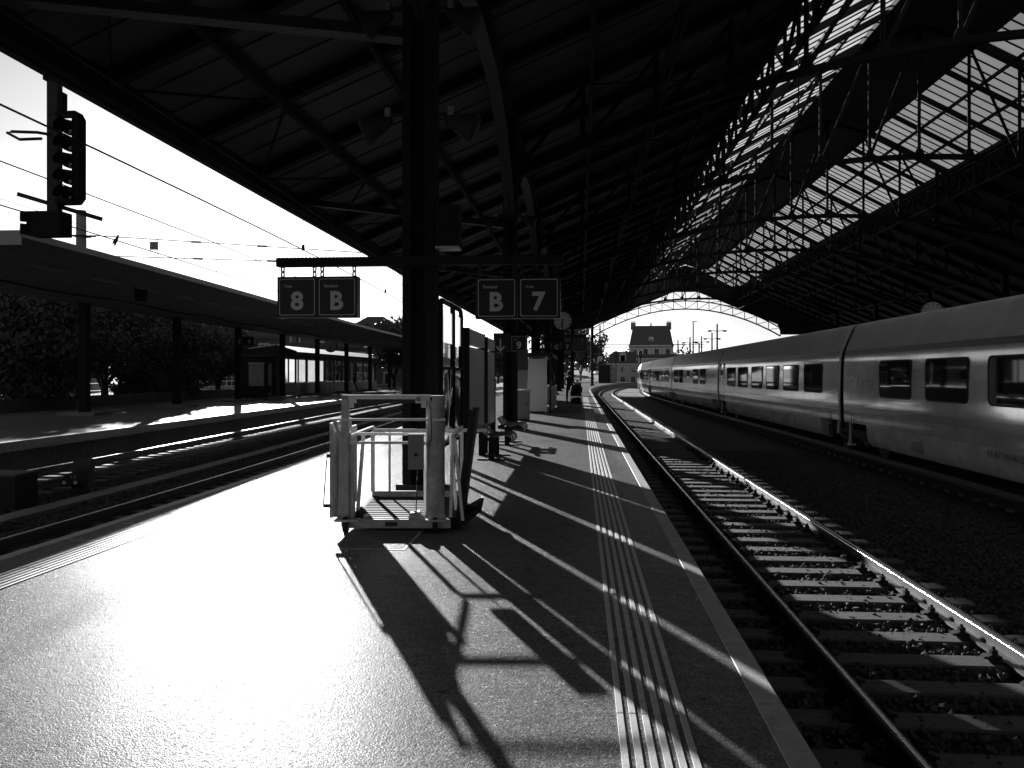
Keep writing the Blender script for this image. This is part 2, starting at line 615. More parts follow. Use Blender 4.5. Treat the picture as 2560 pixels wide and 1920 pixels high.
# ------------------------------------------------------------------ tracks
def track(label, fx, y0, y1, singles, clips=None, zoff=0.0, sp=0.6, first=None):
    root = thing('railway_track', label, 'track', (fx(y0), y0, RAIL), kind='structure')
    step = 2.0
    n = int((y1 - y0) / step)
    ys = [y0 + step * i for i in range(n + 1)]
    prof = [(-0.07, -0.145), (0.07, -0.145), (0.07, -0.13), (0.012, -0.115), (0.012, -0.045), (0.035, -0.035), (0.035, -0.004), (0.03, 0), (-0.03, 0), (-0.035, -0.004), (-0.035, -0.035), (-0.012, -0.045), (-0.012, -0.115), (-0.07, -0.13)]
    for s in (-0.752, 0.752):
        mb = MB(); vs_, fs = [], []
        for y in ys:
            for p in prof:
                vs_.append((fx(y) + s + p[0], y, RAIL + p[1]))
        m = len(prof)
        for i in range(n):
            for j in range(m):
                fs.append((i * m + j, i * m + (j + 1) % m, (i + 1) * m + (j + 1) % m, (i + 1) * m + j))
        mb.add(vs_, fs)
        rail = mb.build('rail', 'rail_side', root, world=True)
        tb = MB(); vs_, fs = [], []
        arc = [(0.0365 * math.sin(R(q)), 0.003 - 0.022 * (1 - math.cos(R(q)))) for q in (-85, -60, -35, -12, 12, 35, 60, 85)]
        for y in ys:
            x = fx(y) + s
            vs_ += [(x + q[0], y, RAIL + q[1]) for q in arc]
        for i in range(n):
            k = i * 8
            fs += [(k + j, k + j + 1, k + 9 + j, k + 8 + j) for j in range(7)]
        tb.add(vs_, fs)
        tb.build('running_surface', 'rail_top', rail, world=True, smooth=True)
    more = MB()
    first = first if first is not None else y0
    k = 0
    rnd = random.Random(int(abs(fx(y0)) * 100))
    while first + sp * k < y1:
        y = first + sp * k
        rz = -math.atan(fx(y + 0.5) - fx(y - 0.5)) + rnd.uniform(-0.008, 0.008)
        if singles[0] <= y <= singles[1]:
            o = inst('sleeper', sleeper_me, root, (fx(y) - fx(y0) + rnd.uniform(-0.03, 0.03), y - y0, rnd.uniform(-0.006, 0.004)), (0, 0, rz))
            if clips and clips[0] <= y <= clips[1]:
                for cx in (-0.752 + 0.115, -0.752 - 0.115, 0.752 - 0.115, 0.752 + 0.115):
                    inst('rail_clip', clip_me, o, (cx, 0, 0), (0, 0, 0 if cx in (-0.637, 0.867) else PI))
        else:
            x = fx(y)
            more.box(x - 1.25, x + 1.25, y - 0.12, y + 0.12, -0.9, SLEEP)
        k += 1
    if more.v:
        tag(more.build('sleepers', 'sleeper', root, world=True), kind='stuff')
    return root

sm = MB()
sm.prism([(-0.13, -0.31), (0.13, -0.31), (0.13, -0.165), (0.118, -0.15), (-0.118, -0.15), (-0.13, -0.165)], -1.25, 'x', 1.25)
sleeper_me = sm.mesh('sleeper', 'sleeper')
cm = MB()
cm.box(-0.05, 0.05, -0.085, 0.085, -0.152, -0.128)
cm.box(-0.045, 0.06, -0.05, 0.05, -0.13, -0.10)
cm.cyl((0, 0, -0.12), (0, 0, -0.035), 0.014, 6)
cm.cyl((0, 0, -0.095), (0, 0, -0.06), 0.032, 6)
cm.beam((0.02, 0, -0.10), (0.085, 0, -0.118), 0.07, 0.02)
clip_me = cm.mesh('rail_clip', 'iron')

T7 = lambda y: 2.6 + dr(y)
TT = lambda y: 8.42 - 0.55 * sstep((y - 20) / 50.0) + dr(y)
T8 = lambda y: -6.64 + dl(y)
T9 = lambda y: -11.24 + dl(y)
track('empty track with timber sleepers beside the white platform edge', T7, -6, 190, (2.4, 72), (2.4, 26), first=2.62)
track('track carrying the long white train', TT, -10, 190, (0, 0))
track('shaded track along the sunlit platform below the hall eave', T8, -6, 150, (8, 20))
track('track with bright rails and sunlit sleepers beside the canopy platform', T9, -4, 150, (10, 62))

# ballast stones
def stones(name, label, n, fpos, parent=None, seed=1):
    rnd = random.Random(seed)
    base = []
    for q in range(6):
        pts = []
        for (x, y, z) in ((1, 0, 0), (-1, 0, 0), (0, 1, 0), (0, -1, 0), (0, 0, 1), (0, 0, -1), (0.6, 0.6, 0.5), (-0.6, -0.5, 0.6)):
            s = rnd.uniform(0.65, 1.1)
            pts.append(Vector((x * s, y * s, z * s * 0.8)))
        bm = bmesh.new()
        for p in pts:
            bm.verts.new(p)
        bmesh.ops.convex_hull(bm, input=bm.verts)
        bm.verts.ensure_lookup_table()
        loose = [v for v in bm.verts if not v.link_faces]
        for v in loose:
            bm.verts.remove(v)
        bm.verts.index_update()
        base.append(([v.co.copy() for v in bm.verts], [tuple(v.index for v in f.verts) for f in bm.faces]))
        bm.free()
    mb = MB()
    for i in range(n):
        x, y, z, s = fpos(rnd)
        vv, ff = base[rnd.randrange(6)]
        e = Euler((rnd.uniform(0, 6.3), rnd.uniform(0, 6.3), rnd.uniform(0, 6.3))).to_matrix()
        mb.add([(e @ p) * s + Vector((x, y, z)) for p in vv], ff)
    o = mb.build(name, 'stone', parent, fix=False)
    tag(o, label, 'gravel', kind='stuff')
    return o
def pos_a(r):
    y = 2.4 + 23 * r.random() ** 1.5
    x = r.uniform(1.05, 6.6)
    return x, y, BED - 0.004 + r.uniform(0, 0.03), r.uniform(0.02, 0.042)
stones('ballast_stones', 'loose dark ballast stones around the empty track', 30000, pos_a, seed=4)
def pos_b(r):
    y = 9 + 26 * r.random()
    x = r.uniform(-10.1, -7.6) + dl(y)
    return x, y, BED - 0.005 + r.uniform(0, 0.025), r.uniform(0.02, 0.045)
stones('ballast_stones', 'loose ballast stones between the two sunny-side tracks', 5000, pos_b, seed=5)
def pos_c(r):
    y = 10 + 40 * r.random()
    x = r.uniform(-12.6, -10.0) + dl(y)
    return x, y, BED - 0.005 + r.uniform(0, 0.025), r.uniform(0.02, 0.04)
stones('ballast_stones', 'ballast stones lying between the sunlit sleepers', 4500, pos_c, seed=6)
# cable trough of concrete lids
trough = thing('cable_trough', 'low concrete cable trough running between the two sunny-side tracks', 'cable trough', (-8.95, 8, BED))
lid_me = MB().box(-0.2, 0.2, -0.49, 0.49, -0.12, 0.06).mesh('lid', 'concrete')
for k in range(46):
    y = 8 + k
    inst('lid', lid_me, trough, (dl(y), y - 8, 0.0), (0, 0, -(dl(y + 0.5) - dl(y - 0.5))))
# weeds between the tracks
w = MB()
rnd = random.Random(9)
for i in range(2600):
    y = 20 + 26 * rnd.random()
    x = rnd.uniform(-10.1, -9.3) + dl(y) if rnd.random() < 0.8 else rnd.uniform(-8.6, -8.1) + dl(y)
    hgt = rnd.uniform(0.05, 0.24); a = rnd.uniform(0, PI); lx, ly = rnd.uniform(-.08, .08), rnd.uniform(-.08, .08)
    dx, dy = 0.012 * math.cos(a), 0.012 * math.sin(a)
    w.add([(x - dx, y - dy, BED - 0.02), (x + dx, y + dy, BED - 0.02), (x + lx, y + ly, BED + hgt)], [(0, 1, 2)])
tag(w.build('grass', 'grass', fix=False), 'thin weeds growing between the tracks', 'grass', kind='stuff')

# ================================================================== TRAIN SHED
BAY = 13.65
Y0 = 10.57
CX = 14.8           # ridge
XE = -8.4           # eave
def roofz(x):
    """underside of the roof boards"""
    q = abs(x - CX)
    if q >= 7.05:
        return 13.6 - (q - 7.05) * 0.4212
    if q >= 2.5:
        return 13.75 + (7.05 - q) * 0.54
    return 16.25 + (2.5 - q) * 0.35
YS, YN = Y0 - 9 * BAY, Y0 + 8 * BAY
shed = thing('train_shed', 'great dark iron train shed with lattice trusses and a glazed ridge', 'train shed', (-2.05, Y0, 0))

# ---- columns
def column_mesh(top):
    mb = MB()
    mb.box(-0.2, -0.17, -0.2, 0.2, 0.16, top)
    mb.box(0.17, 0.2, -0.2, 0.2, 0.16, top)
    mb.box(-0.17, 0.17, -0.015, 0.015, 0.16, top)
    for sx in (-1, 1):
        for sy in (-1, 1):
            mb.box(*sorted((sx * 0.17, sx * 0.09)), *sorted((sy * 0.2, sy * 0.185)), 0.16, top)
            mb.box(*sorted((sx * 0.17, sx * 0.155)), *sorted((sy * 0.185, sy * 0.02)), 0.16, top)
    z = 0.3
    while z < top:
        for sx in (-1, 1):
            for sy in (-0.14, 0.14):
                mb.box(*sorted((sx * 0.2, sx * 0.212)), sy - 0.014, sy + 0.014, z, z + 0.026)
        z += 0.17
    return mb
col_me = column_mesh(roofz(-2.05) - 0.1).mesh('column', 'steel_dark')
base_me = MB().box(-0.34, 0.34, -0.34, 0.34, -0.02, 0.1).box(-0.27, 0.27, -0.27, 0.27, 0.1, 0.17).mesh('base_plate', 'iron')
COLS = [(-2.05, Y0 + BAY * k) for k in range(-2, 7)] + [(-1.05, Y0 + BAY * 7), (1.62, YN)]
for (x, y) in COLS:
    c = inst('column', col_me, shed, (x + 2.05, y - Y0, 0))
    inst('base_plate', base_me, c)
for k in range(-2, 9):
    c = inst('column', col_me, shed, (31.65 + 2.05, BAY * k, 0))
    inst('base_plate', base_me, c)

# ---- roof surfaces
def S(mb, name, m, parent=shed, **kw):
    return mb.build(name, m, parent, world=True, **kw)
def sheet(x0, x1, y0, y1, dz=0.0, th=0.05):
    mb = MB()
    z0, z1 = roofz(x0) + dz, roofz(x1) + dz
    return mb.add([(x0, y0, z0), (x1, y0, z1), (x1, y1, z1), (x0, y1, z0), (x0, y0, z0 + th), (x1, y0, z1 + th), (x1, y1, z1 + th), (x0, y1, z0 + th)],
                  [(0, 3, 2, 1), (4, 5, 6, 7), (0, 1, 5, 4), (1, 2, 6, 5), (2, 3, 7, 6), (3, 0, 4, 7)])
QL = {-1: 8.3, 1: 7.0}                      # the glazing reaches lower on the sunny side
ZL = {-1: 13.18, 1: 13.78}
XLAN = CX - QL[-1] - 0.05
BW = BAY / 24
ylo = Y0 - 6 * BW - 0.5 * BAY + 0.01
nb = 104
board_me = None
for i in range(nb):
    y = ylo + BW * i
    dz = 0.035 if i % 2 else 0.0
    if i < 2:
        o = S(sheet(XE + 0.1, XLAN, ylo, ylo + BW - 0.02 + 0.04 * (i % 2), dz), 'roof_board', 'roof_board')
        if i == 0: me0 = o.data
        else: me1 = o.data; o.location.y += BW
    else:
        inst('roof_board', me1 if i % 2 else me0, shed, (0, BW * i, 0))
yhi = ylo + nb * BW
S(sheet(XE + 0.1, XLAN, YS, ylo - 0.03), 'roof_deck', 'roof_board')
S(sheet(XE + 0.1, XLAN, yhi + 0.03, YN), 'roof_deck', 'roof_board')
XRIG = CX + 7.051
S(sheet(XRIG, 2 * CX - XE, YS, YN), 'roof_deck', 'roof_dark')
# closed ridge cap
rc = MB()
for s in (-1, 1):
    a, b = CX + s * 2.5, CX
    rc.add([(a, YS, 16.3), (b, YS, 17.2), (b, YN, 17.2), (a, YN, 16.3), (a, YS, 16.38), (b, YS, 17.28), (b, YN, 17.28), (a, YN, 16.38)],
           [(0, 3, 2, 1), (4, 5, 6, 7), (0, 1, 5, 4), (2, 3, 7, 6), (3, 0, 4, 7)])
S(rc, 'ridge_cap', 'roof_dark')
# lantern panes, one per glazing bar interval
NP = 18
PW = BAY / NP
pane_y0 = Y0
def pane(s, y0, y1, me_name):
    xa, xb = CX + s * QL[s], CX + s * 2.5
    za, zb = ZL[s], 16.24
    return MB().add([(xa, y0, za), (xb, y0, zb), (xb, y1, zb), (xa, y1, za)], [(0, 1, 2, 3)])
for s in (-1, 1):
    o = S(pane(s, Y0 + 0.02, Y0 + PW - 0.02, ''), 'skylight_pane', 'skylight_glass')
    for i in range(1, NP * 8):
        inst('skylight_pane', o.data, shed, (0, PW * i, 0))
    S(pane(s, YS, Y0 - 0.02, ''), 'skylight_sheet', 'skylight_glass')
    bar = MB().beam((CX + s * (QL[s] + 0.05), Y0, ZL[s] - 0.02), (CX + s * 2.45, Y0, 16.24), 0.07, 0.05)
    o = S(bar, 'glazing_bar', 'steel_dark')
    for i in range(1, NP * 8):
        inst('glazing_bar', o.data, shed, (0, PW * i, 0))
    lr = MB().beam((CX + s * QL[s], Y0, ZL[s] - 0.16), (CX + s * 2.5, Y0, 16.08), 0.2, 0.2)
    o = S(lr, 'lantern_rafter', 'steel_dark')
    for i in range(1, 32):
        inst('lantern_rafter', o.data, shed, (0, BAY / 4 * i, 0))
    # upstand below the glazing: a short louvred curb
    cb = MB()
    cb.box(*sorted((CX + s * (QL[s] + 0.02), CX + s * (QL[s] + 0.1))), YS, YN, ZL[s] - (0.4 if s < 0 else 0.75), ZL[s] - 0.05)
    S(cb, 'lantern_curb', 'steel_dark')
    for (q, zz, ww, hh) in ((5.55, 14.42, 0.12, 0.14), (4.05, 15.24, 0.12, 0.14), (2.5, 16.1, 0.2, 0.32), (QL[s] - 0.05, ZL[s] - 0.18, 0.2, 0.22)):
        S(MB().box(CX + s * q - ww / 2, CX + s * q + ww / 2, YS, YN, zz - hh / 2, zz + hh / 2), 'lantern_purlin', 'steel_dark')

# ---- lattice girders under both sides of the lantern
for s in (-1, 1):
    x = CX + s * (6.95 if s > 0 else 8.2)
    gz = 0.0 if s > 0 else -0.45
    gl_ = MB()
    gl_.box(x - 0.1, x + 0.1, YS, YN, 11.9 + gz, 12.0 + gz)
    gl_.box(x - 0.1, x + 0.1, YS, YN, 13.25 + gz, 13.36 + gz)
    lg = S(gl_, 'lattice_girder', 'steel_dark')
    st_ = BAY / 8
    pm = MB().beam((x, Y0, 11.95 + gz), (x, Y0, 13.3 + gz), 0.1, 0.12)
    dm1 = MB().beam((x, Y0, 11.98 + gz), (x, Y0 + st_, 13.28 + gz), 0.06, 0.12, up=(1, 0, 0))
    dm2 = MB().beam((x, Y0, 13.28 + gz), (x, Y0 + st_, 11.98 + gz), 0.06, 0.12, up=(1, 0, 0))
    po = S(pm, 'post', 'steel_dark', lg); d1 = S(dm1, 'diagonal', 'steel_dark', lg); d2 = S(dm2, 'diagonal', 'steel_dark', lg)
    d2.location.y = st_
    for i in range(1, 64):
        inst('post', po.data, lg, (0, st_ * i, 0))
        if i > 1:
            inst('diagonal', d2.data if i % 2 else d1.data, lg, (0, st_ * i, 0))
# ---- eave beam, gutter
ev = MB()
ev.box(XE - 0.02, XE + 0.14, YS, YN, 6.25, 6.88)
ev.box(XE + 0.14, XE + 0.3, YS, YN, 6.30, 6.36)
S(ev, 'eave_beam', 'steel_dark')
gt = MB()
gt.prism([(XE - 0.26, 6.62), (XE - 0.02, 6.55), (XE - 0.02, 6.86), (XE - 0.07, 6.86), (XE - 0.07, 6.62), (XE - 0.21, 6.68), (XE - 0.21, 6.88), (XE - 0.26, 6.88)], YS, 'y', YN)
S(gt, 'gutter', 'steel_dark')
S(MB().box(2 * CX - XE - 0.14, 2 * CX - XE, YS, YN, 6.2, 6.88), 'eave_beam', 'steel_dark')

# ---- purlins (along the hall)
for x in (-6.3, -4.2, 0.3, 2.6, 4.9):
    z = roofz(x) - 0.36
    S(MB().box(x - 0.06, x + 0.06, YS, YN, z - 0.1, z + 0.1), 'purlin', 'steel_dark')
for x in (-6.3, -2.05, 2.6, 6.8):
    xx = 2 * CX - x
    z = roofz(xx) - 0.36
    S(MB().box(xx - 0.06, xx + 0.06, YS, YN, z - 0.1, z + 0.1), 'purlin', 'steel_dark')
# ---- rafters every quarter bay
RS = BAY / 4
for s in (0, 1):
    xs = (XE + 0.1, XLAN - 0.1) if s == 0 else (XRIG + 0.1, 2 * CX - XE - 0.1)
    me = None
    for k in range(-6, 32):
        y = RS * k
        if me is None:
            mb = MB()
            mb.beam((xs[0], Y0, roofz(xs[0]) - 0.14), (xs[1], Y0, roofz(xs[1]) - 0.14), 0.13, 0.25)
            mb.beam((xs[0], Y0, roofz(xs[0]) - 0.275), (xs[1], Y0, roofz(xs[1]) - 0.275), 0.22, 0.02)
            o = S(mb, 'rafter', 'steel_dark')
            me = o.data; o.location.y = y
        else:
            inst('rafter', me, shed, (0, y, 0))
# ---- wind braces in the roof plane near the camera
def rp(x, y, dz=-0.3):
    return (x, y, roofz(x) + dz)
for k in range(-2, 12):
    ya, yb = Y0 + RS * k, Y0 + RS * (k + 1)
    if k % 2:
        S(MB().beam(rp(XE + 0.2, ya), rp(-6.3, yb), 0.05, 0.05), 'wind_brace', 'steel_dark')
    else:
        S(MB().beam(rp(-6.3, ya), rp(XE + 0.2, yb), 0.05, 0.05), 'wind_brace', 'steel_dark')
for k in range(-1, 6):
    ya, yb = Y0 + RS * 2 * k, Y0 + RS * (2 * k + 2)
    S(MB().beam(rp(0.3, ya, -0.5), rp(6.2, yb, -0.5), 0.05, 0.05), 'wind_brace', 'steel_dark')
    S(MB().beam(rp(6.2, ya, -0.5), rp(0.3, yb, -0.5), 0.05, 0.05), 'wind_brace', 'steel_dark')

# ---- transverse trusses at the columns
SPR, CRN, HS = 7.2, 11.05, 16.85
def lowz(x):
    return SPR + (CRN - SPR) * (1 - ((x - CX) / HS) ** 2)
def upz(x):
    q = abs(x - CX)
    return roofz(x) - (0.42 if q > 7.05 else 0.3)
def truss(k, split):
    y = Y0 + BAY * k
    n = 16
    xs = [CX - HS + 2 * HS * i / n for i in range(n + 1)]
    mb = MB()
    sub = [CX - HS + 2 * HS * i / 48 for i in range(49)]
    for a, b in zip(sub, sub[1:]):
        mb.beam((a, y, lowz(a)), (b, y, lowz(b)), 0.24, 0.07)
        mb.beam((a, y, lowz(a) + 0.1), (b, y, lowz(b) + 0.1), 0.03, 0.2)
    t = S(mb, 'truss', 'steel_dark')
    ub = MB()
    pts = [CX - HS, CX - 7.05, CX - 2.5, CX, CX + 2.5, CX + 7.05, CX + HS]
    for a, b in zip(pts, pts[1:]):
        ub.beam((a, y, upz(a + (0.01 if a < CX else -0.01))), (b, y, upz(b - (0.01 if b > CX + 1 else -0.01))), 0.24, 0.2)
    ub.build('upper_chord', 'steel_dark', t, world=False) if False else S(ub, 'upper_chord', 'steel_dark', t)
    joint = MB()
    for i, x in enumerate(xs):
        m = MB()
        m.beam((x, y, lowz(x)), (x, y, upz(x)), 0.14, 0.05, up=(1, 0, 0))
        m.beam((x, y, lowz(x)), (x, y, upz(x)), 0.03, 0.14, up=(1, 0, 0))
        d = None
        if 0 < i < n:
            j = i - 1 if x <= CX else i + 1
            d = MB().beam((x, y + 0.03, upz(x) - 0.1), (xs[j], y + 0.03, lowz(xs[j]) + 0.1), 0.13, 0.03, up=(0, 1, 0))
        gus = MB().prism([(x - 0.28, lowz(x) + 0.02), (x + 0.28, lowz(x) + 0.02), (x + 0.12, lowz(x) + 0.42), (x - 0.12, lowz(x) + 0.42)], y - 0.05, 'y', y - 0.035)
        if split:
            S(m, 'post', 'steel_dark', t)
            if d: S(d, 'diagonal', 'steel_dark', t)
            joint.add(gus.v, gus.f)
        else:
            joint.add(m.v, m.f); joint.add(gus.v, gus.f)
            if d: joint.add(d.v, d.f)
    S(joint, 'gusset_plates' if split else 'web_members', 'steel_dark', t)['kind'] = 'stuff'
    # thin hangers with a lamp rod in the middle
    return t
for k in range(0, 8):
    truss(k, k in (1, 2, 3))
# ---- wing struts from the columns out to the eave, and longitudinal arched girders
for k in range(-1, 8):
    y = Y0 + BAY * k
    mb = MB()
    pts = [(-2.2 + (XE + 0.2 + 2.2) * t, y, 5.85 + 0.78 * t) for t in [i / 10 for i in range(11)]]
    for a, b in zip(pts, pts[1:]):
        mb.beam(a, b, 0.26, 0.03)
        mb.beam((a[0], a[1], a[2] + 0.09), (b[0], b[1], b[2] + 0.09), 0.03, 0.17)
    S(mb, 'wing_strut', 'steel_soffit')
for k in range(-2, 6):
    mb, wb = MB(), MB()
    ya = Y0 + BAY * k
    n = 20
    def az(t):
        return 6.1 + 2.45 * (1 - abs(2 * t - 1) ** 2.6)
    P = [(-2.05, ya + BAY * i / n, az(i / n)) for i in range(n + 1)]
    zt = roofz(-2.05) - 0.35
    for a, b in zip(P, P[1:]):
        mb.beam(a, b, 0.30, 0.03)
        wb.beam((a[0], a[1], a[2] + 0.12), (b[0], b[1], b[2] + 0.12), 0.03, 0.22)
    wb.box(-2.2, -1.9, ya + 0.2, ya + BAY - 0.2, zt - 0.1, zt + 0.1)
    for i in range(1, n):
        wb.beam((-2.05, P[i][1], P[i][2] + 0.1), (-2.05, P[i][1], zt), 0.06, 0.06)
        if i % 2:
            wb.beam((-2.05, P[i][1], P[i][2] + 0.1), (-2.05, P[i + 1][1] if i < n / 2 else P[i - 1][1], zt), 0.05, 0.05)
    gd = S(mb, 'arched_girder', 'steel_soffit')
    S(wb, 'girder_web', 'steel_dark', gd)
# tie rods hung under the lantern
for k in range(1, 8):
    for s in (-1, 1):
        y = Y0 + BAY * (k + 0.5)
        S(MB().cyl((CX + s * 6.9, y, 13.1), (CX + s * 6.9, y, 10.6), 0.025, 5), 'hanger_rod', 'steel_dark')
S(MB().tube([(CX + 6.9, YS, 10.7), (CX + 6.9, YN, 10.7)], 0.035, 5), 'cable_pipe', 'steel_dark')
S(MB().tube([(2.2, YS, 9.0), (2.2, YN, 9.0)], 0.04, 5), 'cable_pipe', 'steel_dark')

# ---- the end gable with its lattice arch
gy = YN
gx0, gx1 = 1.62, 2 * CX - 1.62
GH = (gx1 - gx0) / 2
def ga(x):
    return 7.0 + 3.88 * (1 - ((x - CX) / GH) ** 2)
def gb(x):
    return ga(x) + 1.15
def gc(x):
    q = abs(x - CX)
    return max(gb(x) + 0.02, 13.3 - max(0, q - 1.7) * 0.42)
gab = MB()
for fn in (ga, gb):
    N = 40
    for i in range(N):
        a = gx0 + (gx1 - gx0) * i / N; b = gx0 + (gx1 - gx0) * (i + 1) / N
        gab.beam((a, gy, fn(a)), (b, gy, fn(b)), 0.3, 0.16 if fn is ga else 0.13)
ga_o = S(gab, 'gable_arch', 'steel_dark')
N = 16
for i in range(N + 1):
    x = gx0 + (gx1 - gx0) * i / N
    S(MB().beam((x, gy, ga(x)), (x, gy, gc(x)), 0.1, 0.1), 'post', 'steel_dark', ga_o)
    if i < N:
        x2 = gx0 + (gx1 - gx0) * (i + 1) / N
        if x2 <= CX + 0.1:
            S(MB().beam((x, gy, gb(x)), (x2, gy, ga(x2)), 0.06, 0.08), 'diagonal', 'steel_dark', ga_o)
            if abs(x - CX) < 6.2: S(MB().beam((x, gy, gc(x)), (x2, gy, gb(x2)), 0.06, 0.08), 'diagonal', 'steel_dark', ga_o)
        else:
            S(MB().beam((x, gy, ga(x)), (x2, gy, gb(x2)), 0.06, 0.08), 'diagonal', 'steel_dark', ga_o)
            if abs(x - CX) < 6.2: S(MB().beam((x, gy, gb(x)), (x2, gy, gc(x2)), 0.06, 0.08), 'diagonal', 'steel_dark', ga_o)
fill = MB()
N = 90
vs_, fs = [], []
for i in range(N + 1):
    x = XE + 0.2 + (2 * CX - 2 * XE - 0.4) * i / N
    if gx0 <= x <= gx1:
        zb = gc(x)
    elif x < gx0:
        zb = max(6.9 + 0.25 * (x + 8.2) , 0) if x < gx0 - 3.2 else 8.0 + (x - gx0 + 3.2) * 0.08
    else:
        zb = 7.2
    zt = roofz(x) if abs(x - CX) > 2.5 else 17.1 - abs(x - CX) * 0.3
    zb = min(zb, zt - 0.05)
    vs_ += [(x, gy - 0.06, zb), (x, gy - 0.06, zt), (x, gy + 0.06, zb), (x, gy + 0.06, zt)]
for i in range(N):
    k = i * 4
    fs += [(k, k + 4, k + 5, k + 1), (k + 2, k + 3, k + 7, k + 6), (k, k + 2, k + 6, k + 4), (k + 1, k + 5, k + 7, k + 3)]
fill.add(vs_, fs)
S(fill, 'gable_panel', 'roof_dark')

# station building closing the far side; unseen, its wall set to block light
sb = thing('station_building', 'long dark station building closing the shaded side of the hall', 'building', (39.5, 60, 0))
S(MB().box(38.05, 52, YS, YN + 30, -1, 14), 'wall', 'facade_dark', sb)
S(MB().box(37.7, 38.03, YS, YN, 0.0, 1.1), 'plinth', 'dark_concrete', sb)
# unseen panel behind the viewer, added to cut light from the open end
bk = MB()
bk.add([(XE, YS, 6.9), (CX - 7, YS, 13.6), (CX, YS, 17), (CX + 7, YS, 13.6), (38, YS, 6.9)], [(0, 1, 2, 3, 4)])
S(bk, 'gable_panel', 'roof_dark')


# ================================================================== TRAIN
prof_half = [(-1.16, 0.30), (-1.28, 0.34), (-1.36, 0.43), (-1.405, 0.58), (-1.43, 0.78), (-1.446, 1.05), (-1.455, 1.40), (-1.456, 1.75), (-1.45, 2.1), (-1.438, 2.4), (-1.42, 2.6),
             (-1.395, 2.735), (-1.36, 2.84), (-1.14, 3.36), (-1.08, 3.43), (-0.98, 3.46), (-0.5, 3.505), (0, 3.515)]
prof = prof_half + [(-x, z) for x, z in reversed(prof_half[:-1])]
def side_x(z):
    for (x0, z0), (x1, z1) in zip(prof_half, prof_half[1:]):
        if z0 <= z <= z1:
            return x0 + (x1 - x0) * (z - z0) / (z1 - z0)
    return -1.45
CL = 18.34
def loft(y0, y1, pr):
    return MB().prism(pr, y0, 'y', y1)
ZC = 0.86
CUT = CL / 2 - 1.75
xs_c = side_x(ZC)
up_half = [(xs_c, ZC)] + [q for q in prof_half if q[1] > ZC]
upper = up_half + [(-x, z) for x, z in reversed(up_half[:-1])]
low_half = [q for q in prof_half if q[1] < ZC] + [(xs_c, ZC)]
lower = low_half + [(-x, z) for x, z in reversed(low_half)]
def hull(pr, ysn, pinch):
    mb = MB()
    n = len(pr)
    vs_, fs = [], []
    for i, y in enumerate(ysn):
        s = 0.975 if pinch and i in (0, len(ysn) - 1) else 1.0
        vs_ += [(x * s, y, 0.3 + (z - 0.3) * s + (0.02 if s < 1 else 0)) for x, z in pr]
    for i in range(len(ysn) - 1):
        for j in range(n):
            fs.append((i * n + j, i * n + (j + 1) % n, (i + 1) * n + (j + 1) % n, (i + 1) * n + j))
    fs += [tuple(range(n)), tuple(reversed(range((len(ysn) - 1) * n, len(ysn) * n)))]
    return mb.add(vs_, fs)
body_mb = hull(upper, [-CL / 2, -CL / 2 + 0.05, -CL / 2 + 0.1] + [-CL / 2 + 0.1 + (CL - 0.2) * i / 14 for i in range(1, 14)] + [CL / 2 - 0.1, CL / 2 - 0.05, CL / 2], True)
skirt_mb = hull(lower, [-CUT + 2 * CUT * i / 12 for i in range(13)], False)
def coach_body():
    me = body_mb.mesh('body', 'train_paint')
    me.materials.append(MATS['train_roof'])
    me.materials.append(MATS['train_skirt'])
    me.materials.append(MATS['rubber'])
    for p in me.polygons:
        c = p.center
        if abs(p.normal.y) > 0.9:
            p.material_index = 3
        elif c.z > 2.72:
            p.material_index = 1
        elif abs(p.normal.z) > 0.99 and c.z < 1:
            p.material_index = 3
    me.polygons.foreach_set('use_smooth', [True] * len(me.polygons))
    me.set_sharp_from_angle(angle=R(28))
    return me
body_me = coach_body()
skirt_me = skirt_mb.mesh('skirt', 'train_skirt')
skirt_me.polygons.foreach_set('use_smooth', [True] * len(skirt_me.polygons))
skirt_me.set_sharp_from_angle(angle=R(28))
def band(z0, z1, m, name, off=0.004):
    mb = MB()
    for s in (1, -1):
        a, b = side_x(z0) - off, side_x(z1) - off
        mb.add([(a * s, -CL / 2 + 0.1, z0), (b * s, -CL / 2 + 0.1, z1), (b * s, CL / 2 - 0.1, z1), (a * s, CL / 2 - 0.1, z0)], [(0, 1, 2, 3) if s < 0 else (3, 2, 1, 0)])
    return mb.mesh(name, m, fix=False)
band_lo = band(1.14, 1.30, 'train_stripe', 'stripe')
band_hi = band(2.61, 2.735, 'train_dark', 'stripe')
def window_meshes(w, h, r):
    f, p = MB(), MB()
    o, i = rrect(w, h, r), rrect(w - 0.07, h - 0.07, r - 0.02)
    ring(f, o, i, -0.012, 0.035)
    p.add([(q[0], -0.006, q[1]) for q in i], [tuple(range(len(i)))])
    def rot(mb):
        mb.v = [(v[1], -v[0], v[2]) for v in mb.v]
        return mb
    return rot(f).mesh('window', 'rubber'), rot(p).mesh('pane', 'glass_dark')
win_big = window_meshes(1.86, 0.86, 0.13)
win_small = window_meshes(1.0, 0.5, 0.1)
door_f = MB(); ring(door_f, rrect(0.98, 2.1, 0.08), rrect(0.94, 2.06, 0.06), -0.006, 0.04)
door_f.v = [(v[1], -v[0], v[2]) for v in door_f.v]
door_me = door_f.mesh('door', 'train_dark')
hat = MB(); ring(hat, rrect(0.22, 0.3, 0.02, 3), rrect(0.18, 0.26, 0.01, 3), -0.006, 0.01)
hat.v = [(v[1], -v[0], v[2]) for v in hat.v]
hatch_me = hat.mesh('hatch', 'rubber')
sq = MB()
zz_ = [q[1] for q in prof_half if 0.86 < q[1] < 2.7]
